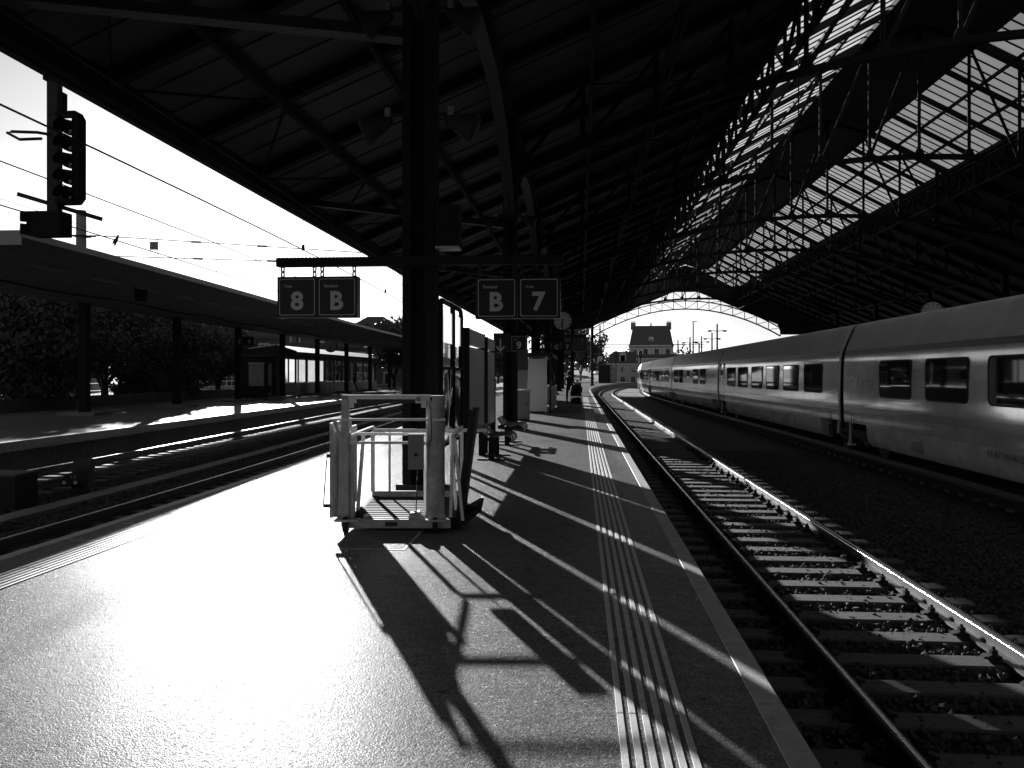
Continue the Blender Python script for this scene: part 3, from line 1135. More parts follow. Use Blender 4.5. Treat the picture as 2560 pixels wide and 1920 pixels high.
for za_, zb_ in zip(zz_, zz_[1:]):
    a_, b_ = side_x(za_) - 0.0045, side_x(zb_) - 0.0045
    sq.add([(a_, -0.007, za_), (a_, 0.007, za_), (b_, 0.007, zb_), (b_, -0.007, zb_)], [(0, 1, 2, 3)])
seam_me = sq.mesh('seam', 'train_dark')
vq = MB()
for i in range(6):
    vq.box(-0.006, 0.03, -0.3, 0.3, -0.1 + i * 0.036, -0.1 + i * 0.036 + 0.016)
vent_me = vq.mesh('vent', 'train_dark')
# bogie between two coaches
bg = MB()
bg.box(-1.15, 1.15, -1.9, 1.9, 0.42, 0.62)
for s in (-1, 1):
    bg.box(*sorted((s * 1.05, s * 1.22)), -2.0, 2.0, 0.46, 0.66)
    for yy in (-1.5, 1.5):
        bg.box(*sorted((s * 1.06, s * 1.28)), yy - 0.18, yy + 0.18, 0.32, 0.62)
        bg.cyl((s * 1.14, yy, 0.6), (s * 1.14, yy, 0.95), 0.13, 10)
    bg.beam((s * 1.3, -0.35, 0.40), (s * 1.3, 0.55, 0.52), 0.06, 0.08)
bogie_me = bg.mesh('bogie', 'iron')
wh = MB()
wh.cyl((-0.07, 0, 0), (0.07, 0, 0), 0.45, 20)
wh.cyl((0.07, 0, 0), (0.1, 0, 0), 0.48, 20)
wheel_me = wh.mesh('wheel', 'iron')
dp = MB()
dp.cyl((-1.36, -0.55, 0.95), (-1.36, -0.5, 0.30), 0.045, 8)
dp.box(-1.42, -1.30, -0.75, -0.45, 0.26, 0.32)
dp.cyl((-1.36, 0.45, 0.95), (-1.36, 0.5, 0.5), 0.045, 8)
damper_me = dp.mesh('damper', 'white_paint')
gg = MB()
gp = [(x * 0.93, 0.55 + (z - 0.3) * 0.92) for x, z in prof]
gg.prism(gp, CL / 2, 'y', CL / 2 + 0.36)
gang_me = gg.mesh('gangway', 'rubber')

COACHES = [
    ('nearest white train coach, its windows large and its side marked with lettering', [5.5, 2.9, 0.3, -2.3, -4.9, -7.3], [], [], 13.65 ),
    ('white train coach second along the train, with six windows mirroring the street', [6.05, 3.5, 0.8, -1.7, -4.2, -6.75], [8.35], [], 32.35),
    ('white train coach third along the train, with small windows near its end', [6.8, 4.3, -2.0, -4.6], [], [1.0], 51.05),
    ('white train coach fourth along the train, glinting under the hall end', [6.0, 3.5, 1.0, -1.5, -4.0, -6.5], [8.3], [], 69.75),
    ('white train coach fifth along the train, where the track starts to bend', [6.0, 3.5, 1.0, -1.5, -4.0, -6.5], [8.3], [], 88.45),
    ('white train coach farthest away, curving out of the hall', [6.0, 3.5, 1.0, -1.5, -4.0, -6.5], [8.3], [], 107.1),
]
for ci, (label, wins, doors, smalls, yc) in enumerate(COACHES):
    ya, yb = yc - CL / 2, yc + CL / 2
    xa, xb = TT(ya), TT(yb)
    rz = -math.atan2(xb - xa, yb - ya)
    c = thing('train_coach', label, 'train coach', ((xa + xb) / 2, yc, RAIL), rz, 'coaches of the white train')
    b = inst('body', body_me, c)
    inst('skirt', skirt_me, c)
    inst('stripe', band_lo, b); inst('stripe', band_hi, b)
    for yy in wins:
        f = inst('window', win_big[0], c, (-1.462, yy, 2.0))
        inst('pane', win_big[1], f)
    for yy in smalls:
        f = inst('window', win_small[0], c, (-1.458, yy, 2.12))
        inst('pane', win_small[1], f)
    for yy in doors:
        d = inst('door', door_me, c, (-1.458, yy, 1.62))
        f = inst('pane', win_small[1], d, (0.003, 0, 0.45), (0, 0, 0), (1, 0.55, 1.2))
    for yy in (-CL / 2 + 0.8, CL / 2 - 0.75):
        inst('hatch', hatch_me, c, (-1.442, yy, 0.92))
    inst('gangway', gang_me, c)
    for yy in (-CL / 2 + 2.1, -CL / 2 + 0.35, CL / 2 - 0.35, CL / 2 - 2.4):
        inst('seam', seam_me, b, (0, yy, 0))
    for yy in (-3.2, 4.4):
        inst('vent', vent_me, c, (side_x(0.6) - 0.004, yy, 0.58))
    bo = inst('bogie', bogie_me, c, (0, CL / 2 + 0.18, 0))
    for yy in (-1.5, 1.5):
        for s in (-1, 1):
            inst('wheel', wheel_me, bo, (s * 0.78, yy, 0.45), (0, 0, 0 if s < 0 else PI))
    inst('damper', damper_me, bo)
    # ribs and vents of the lower side
    if ci == 0:
        def side_text(s, yl, z, h, m, width=None):
            me = text_mesh(s, 'lettering', m, height=h, width=width, align='l')
            for v in me.vertices:
                x, zz = v.co.x, v.co.z
                v.co = Vector((side_x(z + zz) - 0.0065, yl - x, z + zz))
            o = inst('lettering', me, c)
            return o
        side_text('TGV', 22.62 - yc, 1.72, 0.34, 'train_roof', 0.92)
        side_text('Lyria', 21.62 - yc, 1.64, 0.46, 'train_dark', 1.15)
        side_text('93 87 3844106-5 F-SNCF', 15.0 - yc, 0.68, 0.125, 'train_dark', 2.3)

# ================================================================== WHEELCHAIR LIFT
lift = thing('platform_lift', 'pale metal wheelchair lift trolley parked in the sun before the iron column', 'lift trolley', (-1.836, 8.08, 0), YAW)
def L(mb, name, m, parent=lift, **kw):
    return mb.build(name, m, parent, **kw)
base = MB()
base.box(-0.46, 0.56, 0.02, 1.45, 0.10, 0.135)
L(base, 'floor_plate', 'iron')  # dark metal tone of floor and treads stands in for the shadow there
fl = MB()
for i in range(12):
    fl.box(-0.42, 0.3, 0.12 + i * 0.11, 0.135 + i * 0.11, 0.135, 0.141)
L(fl, 'tread_bars', 'iron')
L(MB().box(-0.50, 0.56, -0.04, 0.02, 0.045, 0.13), 'bumper', 'cart_paint')
L(MB().box(-0.08, 0.04, -0.046, -0.04, 0.065, 0.105), 'name_plate', 'black_plastic')
L(MB().box(-0.46, 0.56, 1.45, 1.5, 0.06, 0.2), 'rear_beam', 'cart_paint')
# posts
lp = MB()
lp.box(-0.514, -0.444, -0.03, 0.04, 0.13, 1.35)
lp.prism([(-0.56, 0.13), (-0.40, 0.13), (-0.40, 0.55), (-0.444, 0.98), (-0.53, 0.98)], 0.0, 'y', 0.10)
L(lp, 'post', 'cart_paint')
rp_ = MB()
poly = [(0.405 + 0.093 * math.cos(a), 0.04 + 0.093 * math.sin(a)) for a in [2 * PI * i / 28 for i in range(28)]]
rp_.prism(poly, 0.13, 'z', 1.345)
L(rp_, 'post', 'cart_paint', smooth=False)
tb = MB()
tb.box(-0.514, 0.36, -0.03, 0.03, 1.31, 1.352)
tb.prism([(-0.444, 1.225), (-0.40, 1.225), (-0.40, 1.27), (-0.365, 1.27), (-0.365, 1.31), (-0.444, 1.31)], -0.02, 'y', 0.02)
tb.prism([(0.31, 1.225), (0.27, 1.225), (0.27, 1.27), (0.22, 1.27), (0.22, 1.31), (0.31, 1.31)], -0.02, 'y', 0.02)
L(tb, 'top_bar', 'cart_rail')
L(MB().box(-0.365, 0.215, -0.022, 0.0, 1.272, 1.309), 'crossbar', 'black_plastic')
st = MB()
ring(st, [(0.245 + 0.021 * math.cos(a), 1.312 + 0.021 * math.sin(a)) for a in [2 * PI * i / 16 for i in range(16)]], [(0.245 + 0.015 * math.cos(a), 1.312 + 0.015 * math.sin(a)) for a in [2 * PI * i / 16 for i in range(16)]], -0.036, -0.03)
st.beam((0.233, -0.033, 1.324), (0.257, -0.033, 1.300), 0.005, 0.005)
L(st, 'warning_sticker', 'black_plastic')
L(MB().cyl((0.375, -0.05, 1.312), (0.375, -0.03, 1.312), 0.018, 12), 'bolt', 'iron')
# rails
def bar(a, b, r=0.016, name='rail', m='cart_rail'):
    return L(MB().cyl(a, b, r, 8), name, m, smooth=True)
L(MB().box(-0.60, 0.51, -0.055, -0.03, 1.098, 1.122), 'handrail', 'cart_rail')
L(MB().prism([(-0.60, 1.098), (-0.555, 1.098), (-0.50, 0.93), (-0.53, 0.93)], -0.05, 'y', -0.035), 'handrail_bracket', 'cart_paint')
L(MB().box(-0.444, 0.62, 0.30, 0.326, 0.93, 0.958), 'rail', 'cart_rail')
L(MB().box(-0.444, 0.31, -0.012, 0.012, 0.868, 0.894), 'rail', 'cart_rail')
L(MB().box(-0.45, 0.87, 1.43, 1.462, 0.888, 0.924), 'rail', 'cart_rail')
for s, x in ((-1, -0.45), (1, 0.58)):
    L(MB().box(x - 0.016, x + 0.016, 0.05, 1.46, 0.925, 0.957), 'side_rail', 'cart_rail')
    L(MB().beam((x, 1.44, 0.2), (x, 1.44, 0.89), 0.04, 0.04), 'post', 'cart_rail')
    L(MB().beam((x, 0.5, 0.13), (x - s * 0.06, 0.5, 0.93), 0.035, 0.035), 'post', 'cart_rail')
L(MB().box(-0.268, -0.244, 1.435, 1.46, 0.2, 0.89), 'baluster', 'cart_rail')
L(MB().box(0.275, 0.297, 0.16, 0.185, 0.13, 0.93), 'baluster', 'cart_rail')
# control box and cable
cbx = L(MB().box(0.15, 0.298, -0.10, -0.02, 0.627, 0.972), 'control_box', 'panel_grey')
L(MB().cyl((0.226, -0.112, 0.772), (0.226, -0.10, 0.772), 0.017, 14), 'key_switch', 'iron', cbx)
L(MB().tube([(0.24, -0.06, 0.627), (0.235, -0.05, 0.45), (0.22, -0.02, 0.25), (0.225, 0.0, 0.15)], 0.006, 6), 'cable', 'black_plastic', cbx)
L(MB().tube([(0.35, -0.055, 1.29), (0.37, -0.06, 1.2), (0.375, -0.055, 0.95), (0.36, -0.06, 0.86), (0.30, -0.05, 0.87)], 0.004, 6), 'cable', 'black_plastic', cbx)
L(MB().box(-0.598, -0.572, 0.04, 1.12, 0.14, 0.99), 'side_panel', 'cart_paint')  # solid backing added so the mesh panel casts a full shadow
# perforated side panel (diamond mesh) on the sunny side
pn = MB()
pn.box(-0.635, -0.60, 0.0, 0.03, 0.14, 1.075); pn.box(-0.635, -0.60, 0.92, 0.95, 0.14, 1.075)
pn.box(-0.63, -0.605, 0.03, 0.92, 0.14, 0.17); pn.box(-0.63, -0.605, 0.03, 0.92, 1.045, 1.075)
pf = L(pn, 'mesh_panel', 'cart_paint')
dm = MB()
for i in range(-22, 24):
    for sg in (-1, 1):
        y0_, z0_ = i * 0.04, 0.17
        pts = []
        for t in range(0, 200):
            yy = y0_ + 0.005 * t * sg + (0.92 if sg < 0 else 0) ; zz = z0_ + 0.00875 * t
            if 0.03 <= yy <= 0.92 and zz <= 1.045:
                pts.append((yy, zz))
        if len(pts) > 2:
            dm.beam((-0.618 + 0.002 * sg, pts[0][0], pts[0][1]), (-0.618 + 0.002 * sg, pts[-1][0], pts[-1][1]), 0.004, 0.009, up=(1, 0, 0))
L(dm, 'wire_mesh', 'cart_paint', pf)
lev = MB()
lev.cyl((-0.70, 0.02, 0.27), (-0.665, 0.02, 0.75), 0.008, 6)
lev.box(-0.70, -0.62, 0.0, 0.05, 0.24, 0.275)
lev.box(-0.665, -0.62, 0.0, 0.05, 0.73, 0.77)
L(lev, 'release_lever', 'iron')
# folded ramp on the shaded side
rm = MB()
rm.beam((0.66, 0.35, 0.13), (0.80, 0.35, 1.20), 0.75, 0.035, up=(1, 0, 0))
ramp = L(rm, 'folded_ramp', 'iron')
for yy in (0.02, 0.68):
    L(MB().beam((0.635, yy, 0.13), (0.775, yy, 1.20), 0.03, 0.06, up=(1, 0, 0)), 'ramp_edge', 'steel_soffit', ramp)
L(MB().beam((0.56, -0.02, 0.15), (0.585, -0.02, 0.92), 0.035, 0.03, up=(1, 0, 0)), 'ramp_arm', 'cart_rail')
L(MB().beam((0.68, -0.03, 0.12), (0.60, -0.03, 0.93), 0.035, 0.03, up=(1, 0, 0)), 'ramp_arm', 'cart_rail')
L(MB().prism([(0.56, 0.06), (0.70, 0.06), (0.86, 0.20), (0.85, 0.235), (0.68, 0.14), (0.56, 0.14)], 0.05, 'y', 0.8), 'ramp_hinge', 'iron')
L(MB().box(-0.57, -0.33, -0.1, 0.12, 0.115, 0.135), 'foot_plate', 'cart_paint')
L(MB().box(0.30, 0.52, -0.1, 0.12, 0.115, 0.135), 'foot_plate', 'cart_paint')
wm = MB(); wm.cyl((-0.022, 0, 0.08), (0.022, 0, 0.08), 0.08, 16)
wme = wm.mesh('caster', 'rubber')
fk = MB(); fk.box(-0.04, -0.028, -0.03, 0.03, 0.06, 0.13); fk.box(0.028, 0.04, -0.03, 0.03, 0.06, 0.13); fk.box(-0.04, 0.04, -0.03, 0.03, 0.118, 0.13)
fme = fk.mesh('fork', 'cart_paint')
for (x, y) in ((-0.47, -0.02), (0.41, -0.02), (-0.40, 1.36), (0.48, 1.36)):
    w_ = inst('caster', wme, lift, (x, y, 0))
    inst('fork', fme, w_)
tc = MB()
tc.box(-0.3, -0.25, 0.0, 0.10, 0.135, 0.16); tc.prism([(0.14, 0.135), (0.27, 0.135), (0.25, 0.2), (0.16, 0.19)], -0.02, 'y', 0.12); tc.cyl((0.27, -0.03, 0.12), (0.27, 0.05, 0.12), 0.04, 10)
L(tc, 'foot_pedal', 'cart_paint')

# ================================================================== SIGNS
def sign_panel(parent, x, z, w, yf, big, small, small_w):
    """a square dark panel with a thin outline, small word and large character; yf = front face"""
    r = MB(); ring(r, rrect(w, w, w * 0.05), rrect(w - 0.016, w - 0.016, w * 0.045), 0, 0.004)
    o = inst('outline', r.mesh('outline', 'sign_white'), parent, (x, yf - 0.004, z))
    if small:
        inst('lettering', text_mesh(small, 'lettering', 'sign_white', width=small_w, align='l', bold=0.01), parent, (x - w * 0.36, yf - 0.003, z + w * 0.26))
    inst('lettering', text_mesh(big, 'lettering', 'sign_white', height=w * 0.52, width=w * (0.36 if big != '7' else 0.36), bold=0.035), parent, (x, yf - 0.003, z - w * 0.1))

sb_ = thing('sign_beam', 'dark steel sign beam clamped across the nearest iron column', 'sign beam', (-2.05, Y0 - 0.3, 2.97))
SBm = MB()
SBm.box(-3.84, -0.22, Y0 - 0.34, Y0 - 0.215, 2.918, 3.026)
for i in range(72):
    x = -3.82 + i * 0.05
    SBm.box(x, x + 0.026, Y0 - 0.32, Y0 - 0.24, 3.026, 3.034)
SBm.build('channel', 'steel_dark', sb_, world=True)
MB().box(-2.35, -1.75, Y0 - 0.215, Y0 + 0.22, 2.9, 3.04).build('clamp', 'steel_dark', sb_, world=True)
for (label, xa, xb, za, zb, items) in (
    ('hanging sign with 8 and sector B above the sunlit platform', -3.815, -2.79, 2.27, 2.785, (('8', 'Voie', 0.10), ('B', 'Secteur', 0.185))),
    ('hanging sign with sector B and 7 over the shaded side', -1.30, -0.25, 2.245, 2.75, (('B', 'Secteur', 0.185), ('7', 'Voie', 0.10)))):
    yf = Y0 - 0.36
    t = thing('platform_sign', label, 'sign', ((xa + xb) / 2, Y0 - 0.3, za), 0, 'hanging platform signs')
    xm = (xa + xb) / 2
    W_ = xb - xa
    MB().box(-W_ / 2, -0.004, -0.06, 0.1, 0, zb - za).build('box', 'sign_blue', t)
    MB().box(0.004, W_ / 2, -0.06, 0.1, 0, zb - za).build('box', 'sign_blue', t)
    for q, (big, small, sw) in enumerate(items):
        sign_panel(t, (-W_ / 4 if q == 0 else W_ / 4), (zb - za) / 2, 0.458, -0.06, big, small, sw)
    for x in (-W_ / 2 + 0.05, -0.05, 0.05, W_ / 2 - 0.05):
        ch = MB()
        zz, k = zb - za, 0
        top = 2.918 - za
        m_ = (top - zz)
        ring(ch, rrect(0.05, m_ * 0.52, 0.014, 3), rrect(0.02, m_ * 0.30, 0.008, 3), -0.008, 0.008)
        ch.move((x, 0.0, zz + m_ * 0.25))
        c2 = MB()
        ring(c2, rrect(0.05, m_ * 0.52, 0.014, 3), rrect(0.02, m_ * 0.30, 0.008, 3), -0.008, 0.008)
        c2.move((x, 0.0, zz + m_ * 0.75))
        ch.add(c2.v, c2.f)
        ch.build('chain', 'iron', t)
# arrow sign on the second column
Y2 = Y0 + BAY
def px(u, d):        # world X of the bearing measured in the photograph (a column of its 2560) at the distance d along the hall
    q = (u - 1280) / 2080.0
    a = math.atan(q) - YAW
    return math.tan(a) * d
t = thing('direction_sign', 'small sign with a down arrow and a 9 on the second iron column', 'sign', (px(1277, Y2 - 0.3), Y2 - 0.3, 2.19))
t0 = t.location.x
MB().box(px(1237, Y2) - t0, px(1279, Y2) - t0, -0.06, 0.1, 0, 0.56).build('box', 'sign_blue', t)
MB().box(px(1280, Y2) - t0, px(1320, Y2) - t0, -0.06, 0.1, 0, 0.50).build('box', 'sign_blue', t)
ar = MB()
ax = px(1254, Y2) - t0
ar.box(ax - 0.022, ax + 0.022, -0.066, -0.061, 0.06, 0.40)
for s in (-1, 1):
    ar.beam((ax, -0.0635, 0.045), (ax + s * 0.115, -0.0635, 0.18), 0.045, 0.004, up=(0, 1, 0))
ar.build('arrow', 'sign_white', t)
sign_panel(t, px(1299.5, Y2) - t0, 0.25, 0.42, -0.06, '9', 'Voie', 0.1)
MB().box(-0.1, 0.1, 0.1, 0.4, 0.2, 0.4).build('bracket', 'iron', t)
# sector C sign with a train indicator farther along
Y4 = Y0 + BAY * 3
t = thing('platform_sign', 'hanging sign with C and 7 beside a dark train indicator farther along', 'sign', (px(1422, Y4), Y4 - 0.3, 3.02), 0, 'hanging platform signs')
t0 = t.location.x
MB().box(px(1380, Y4) - t0, px(1404, Y4) - t0, -0.06, 0.1, 0, 0.56).build('box', 'sign_blue', t)
MB().box(px(1405, Y4) - t0, px(1430, Y4) - t0, -0.06, 0.1, 0, 0.56).build('box', 'sign_blue', t)
MB().box(px(1431, Y4) - t0, px(1466, Y4) - t0, -0.1, 0.12, -0.03, 0.86).build('indicator', 'sign_frame', t)
for u, s in ((1392, 'C'), (1419, '7')):
    inst('lettering', text_mesh(s, 'lettering', 'sign_white', height=0.26, width=0.2, bold=0.03), t, (px(u, Y4) - t0, -0.064, 0.24))
inst('lettering', text_mesh('7', 'lettering', 'sign_white', height=0.2, width=0.12, bold=0.03), t, (px(1456, Y4) - t0, -0.104, 0.64))
MB().box(px(1370, Y4) - t0, px(1466, Y4) - t0, 0.12, 0.2, 0.86, 0.98).build('beam', 'steel_dark', t)
MB().box(px(1366, Y4) - t0, px(1400, Y4) - t0, 0.1, 0.16, 0.5, 0.9).build('bracket', 'steel_dark', t)

# ------------------------------------------------------------------ clocks
def clock(label, x, y, z, r, pole_to, hour, minute, group='platform clocks', facing=0.0):
    t = thing('platform_clock', label, 'clock', (x, y, z), facing, group)
    MB().cyl((0, 0, 0), (0, 0.16, 0), r, 28).build('case', 'steel_dark', t)
    MB().cyl((0, -0.006, 0), (0, 0.0, 0), r * 0.95, 28).build('dial', 'clock_face', t)
    for i in range(12):
        a = 2 * PI * i / 12
        d = Vector((math.sin(a), 0, math.cos(a)))
        MB().beam(d * (r * 0.68) + Vector((0, -0.01, 0)), d * (r * 0.88) + Vector((0, -0.01, 0)), r * 0.075, 0.006, up=(0, 1, 0)).build('hour_mark', 'black_plastic', t)
    for ln, wd, a, nm in ((0.62, 0.12, 2 * PI * (hour + minute / 60) / 12, 'hour_hand'), (0.86, 0.095, 2 * PI * minute / 60, 'minute_hand')):
        d = Vector((math.sin(a), 0, math.cos(a)))
        MB().beam(d * (-r * 0.2) + Vector((0, -0.018, 0)), d * (r * ln) + Vector((0, -0.018, 0)), r * wd, 0.006, up=(0, 1, 0)).build(nm, 'black_plastic', t)
    MB().cyl((0, 0.08, pole_to[0]), (0, 0.08, pole_to[1]), 0.04, 8).build('pole', 'steel_dark', t)
    return t
clock('round clock with a pale dial hanging above the shaded platform', px(1407, 40.6), 40.4, 4.17, 0.45, (-1.5, -0.44), 6, 31)
MB_ = thing('clock_bracket', 'dark crossbar carrying the round clock over the shaded platform', 'bracket', (px(1407, 40.6), 40.5, 2.7))
MB().beam((0, 0, 0), (-2.05 - px(1407, 40.6), 38.1 - 40.5, 0), 0.08, 0.08).build('arm', 'steel_dark', MB_)
clock('small round clock on the far platform beyond the arch', px(1499.5, 170), 170, 1.55 + 40 * 170 / 2080, 0.55, (-4.6, -0.54), 6, 31)
clock('dim round clock rising behind the train roof', 13.6, 33.5, 3.95, 0.45, (-4, -0.44), 6, 31)

# ------------------------------------------------------------------ column fittings
sp = thing('loudspeaker_box', 'dark loudspeaker box with a pale underside on the nearest column', 'loudspeaker', (px(1121, Y0 - 0.1), Y0 - 0.1, 3.14))
MB().box(-0.155, 0.155, -0.12, 0.14, 0.03, 0.55).build('cabinet', 'steel_dark', sp)
MB().box(-0.15, 0.15, -0.115, 0.135, 0, 0.03).build('grille', 'sign_white', sp)
MB().box(-0.36, -0.155, -0.02, 0.02, 0.25, 0.32).build('bracket', 'steel_dark', sp)
def floodlight(label, x, y, z, s):
    t = thing('floodlight', label, 'floodlight', (x, y, z), 0, 'floodlights on the iron columns')
    mb = MB()
    prof_ = [(0.0, 0.06), (0.06, 0.08), (0.22, 0.14), (0.36, 0.2), (0.40, 0.19)]
    rot = Matrix.Rotation(R(22) * s, 4, 'Y')
    vs_, fs = [], []
    nn = 14
    for (d, r_) in prof_:
        for i in range(nn):
            a = 2 * PI * i / nn
            vs_.append(rot @ Vector((s * (d + 0.12), r_ * math.cos(a), r_ * math.sin(a))))
    for i in range(len(prof_) - 1):
        for k in range(nn):
            fs.append((i * nn + k, i * nn + (k + 1) % nn, (i + 1) * nn + (k + 1) % nn, (i + 1) * nn + k))
    fs += [tuple(range(nn)), tuple(range((len(prof_) - 1) * nn, len(prof_) * nn))]
    mb.add(vs_, fs).build('housing', 'iron', t, smooth=True)
    MB().beam((-s * 0.06, 0, 0.02), (s * 0.16, 0, 0.0), 0.05, 0.05).build('arm', 'iron', t)
    MB().box(*sorted((s * 0.13, s * 0.2)), -0.05, 0.05, -0.10, 0.1).build('bracket', 'concrete', t)
for (x, y, z, s, lb) in ((-2.05, Y0, 4.85, -1, 'lower floodlight on the sunny side of the nearest column'), (-2.05, Y0, 4.85, 1, 'lower floodlight on the shaded side of the nearest column'),
                         (-2.05, Y0, 6.2, -1, 'upper floodlight on the sunny side of the nearest column'), (-2.05, Y0, 6.2, 1, 'upper floodlight on the shaded side of the nearest column'),
                         (-2.05, Y2, 6.15, -1, 'floodlight on the sunny side of the second column'), (-2.05, Y2, 6.15, 1, 'floodlight on the shaded side of the second column')):
    floodlight(lb, x + s * 0.24, y - 0.1, z, s)

# ================================================================== FURNITURE ON THE ISLAND PLATFORM
def info_frame():
    t = thing('notice_board', 'tall glazed notice frame with two glossy posters behind the nearest column', 'notice board', (-1.9, 12.22, 0))
    ya, yb = -1.05, 0.9
    zt = 2.57
    for y in (ya, 0.05, yb):
        MB().box(-0.035, 0.035, y - 0.03, y + 0.03, -0.01, zt - (0.08 if y != 0.05 else 0)).build('post', 'steel_dark', t)
    tp = MB()
    tp.tube([(0, ya, zt - 0.1), (0, ya + 0.03, zt - 0.03), (0, ya + 0.1, zt), (0, yb - 0.1, zt), (0, yb - 0.03, zt - 0.03), (0, yb, zt - 0.1)], 0.035, 8)
    tp.build('top_rail', 'steel_dark', t, smooth=True)
    for (a, b) in ((ya + 0.03, 0.02), (0.08, yb - 0.03)):
        MB().box(-0.03, 0.03, a, b, 1.62, 1.66).build('transom', 'steel_dark', t)
        MB().box(-0.02, 0.02, a, b, 0.55, 0.59).build('transom', 'steel_dark', t)
        MB().add([(0, a, 1.66), (0, b, 1.66), (0, b, 2.0), (0, a, 2.0)], [(0, 1, 2, 3)]).build('pane', 'glass_clear', t)
        MB().add([(0.004, a, 2.0), (0.004, b, 2.0), (0.004, b, 2.45), (0.004, a, 2.45)], [(0, 1, 2, 3)]).build('frosted_panel', 'frosted_glass', t)
        pst = MB().box(-0.012, 0.012, a, b, 0.59, 1.62).build('poster', 'poster_gloss', t)
def wavy_gloss():
    m = bpy.data.materials.new('poster_gloss')
    m.use_nodes = True
    tr_ = m.node_tree
    b = tr_.nodes['Principled BSDF']
    b.inputs['Base Color'].default_value = (0.03, 0.03, 0.03, 1)
    b.inputs['Roughness'].default_value = 0.06
    b.inputs['Specular IOR Level'].default_value = 0.9
    geo = tr_.nodes.new('ShaderNodeNewGeometry')
    n = tr_.nodes.new('ShaderNodeTexNoise')
    n.inputs['Scale'].default_value = 1.1
    n.inputs['Detail'].default_value = 0
    n.inputs['Distortion'].default_value = 0.6
    tr_.links.new(geo.outputs['Position'], n.inputs['Vector'])
    bp = tr_.nodes.new('ShaderNodeBump')
    bp.inputs['Strength'].default_value = 0.6
    bp.inputs['Distance'].default_value = 0.15
    tr_.links.new(n.outputs[0], bp.inputs['Height'])
    tr_.links.new(bp.outputs[0], b.inputs['Normal'])
    MATS['poster_gloss'] = m
wavy_gloss()
info_frame()

def billboard(label, y0, y1, top):
    t = thing('billboard', label, 'billboard', (-1.9, (y0 + y1) / 2, 0), 0, 'billboards along the platform')
    h = (y1 - y0) / 2
    for y in (-h + 0.05, h - 0.05):
        MB().box(-0.06, 0.06, y - 0.05, y + 0.05, -0.01, top).build('post', 'steel_dark', t)
    MB().box(-0.05, 0.05, -h + 0.1, h - 0.1, 0.55, 2.02).build('panel', 'panel_grey', t)
    MB().box(-0.055, 0.055, -h + 0.1, h - 0.1, 2.06, top - 0.01).build('header', 'panel_grey', t)
    MB().box(-0.052, 0.052, -h + 0.1, h - 0.1, 0.5, 0.545).build('bottom_rail', 'steel_dark', t)
billboard('grey billboard on posts just past the glazed notice frame', 13.62, 16.0, 2.33)
billboard('narrower grey billboard on posts before the second column', 16.35, 17.95, 2.30)

def bench(label, x, y):
    t = thing('bench', label, 'bench', (x, y, 0), 0, 'mesh benches on the platform')
    MB().box(-0.04, 0.04, -0.7, 0.7, 0.36, 0.42).build('beam', 'steel_dark', t)
    for yy in (-0.45, 0.45):
        MB().box(-0.05, 0.05, yy - 0.05, yy + 0.05, 0, 0.36).build('leg', 'steel_dark', t)
        MB().box(-0.25, 0.25, yy - 0.06, yy + 0.06, 0, 0.025).build('foot', 'steel_dark', t)
    pts = [(-0.30, 0.60), (-0.26, 0.52), (-0.18, 0.46), (-0.08, 0.44), (0.04, 0.445), (0.16, 0.46), (0.24, 0.45), (0.28, 0.40), (0.29, 0.33)]
    sm_ = MB()
    W2 = 0.24
    # a curved seat of wires
    for i in range(9):
        yy = -W2 + 2 * W2 * i / 8
        sm_.tube([(p[0], yy, p[1]) for p in pts], 0.008, 5)
    for q in range(14):
        k = q / 13 * (len(pts) - 1)
        i = min(int(k), len(pts) - 2); f = k - i
        a = (pts[i][0] + (pts[i + 1][0] - pts[i][0]) * f, pts[i][1] + (pts[i + 1][1] - pts[i][1]) * f)
        sm_.cyl((a[0], -W2, a[1]), (a[0], W2, a[1]), 0.008, 5)
    me = sm_.mesh('seat', 'steel_brushed')
    for yy in (-0.33, 0.33):
        inst('seat', me, t, (0.1, yy, 0))
bench('mesh-seat bench nearer the lift, facing the empty track', -1.62, 15.5)
bench('mesh-seat bench beside the second column, facing the empty track', -1.62, 18.7)

# cabinet, grey panel and steel waiting cubicle
cab = thing('service_cabinet', 'pale grey service cabinet standing behind the second column', 'cabinet', (px(1308, 28.4), 28.4, 0))
MB().box(-0.21, 0.21, -0.2, 0.35, 0.05, 1.0).build('body', 'panel_grey', cab)
MB().box(-0.23, 0.25, -0.22, 0.37, 1.0, 1.04).build('lid', 'white_paint', cab)
MB().box(-0.19, 0.19, -0.212, -0.2, 0.12, 0.95).build('door', 'panel_grey', cab)
MB().box(0.12, 0.14, -0.225, -0.212, 0.5, 0.62).build('handle', 'iron', cab)
MB().box(-0.2, 0.2, -0.18, 0.33, 0, 0.05).build('plinth', 'iron', cab)
mp = thing('map_panel', 'grey map panel on a dark post above the service cabinet', 'panel', (px(1305, 29.6), 29.6, 0))
MB().box(-0.26, 0.2, -0.03, 0.03, 1.05, 1.72).build('panel', 'panel_grey', mp)
MB().box(-0.3, -0.24, -0.04, 0.04, 0, 2.5).build('post', 'steel_dark', mp)
MB().box(-0.28, 0.22, -0.05, 0.05, 1.72, 2.45).build('header', 'sign_frame', mp)
SHX = px(1346, 33.9)
cub = thing('waiting_cubicle', 'brushed steel and glass waiting cubicle halfway along the platform', 'waiting cubicle', (SHX, 33.9, 0))
MB().box(-0.5, 0.5, -0.03, 0.03, 0.0, 0.06).build('sill', 'iron', cub)
MB().box(-0.42, 0.28, -0.025, 0.025, 0.06, 2.2).build('door_panel', 'steel_brushed', cub)
for x in (-0.47, 0.31, 0.48):
    MB().box(x - 0.035, x + 0.035, -0.05, 0.05, 0, 2.3).build('post', 'steel_brushed' if x < 0.4 else 'iron', cub)
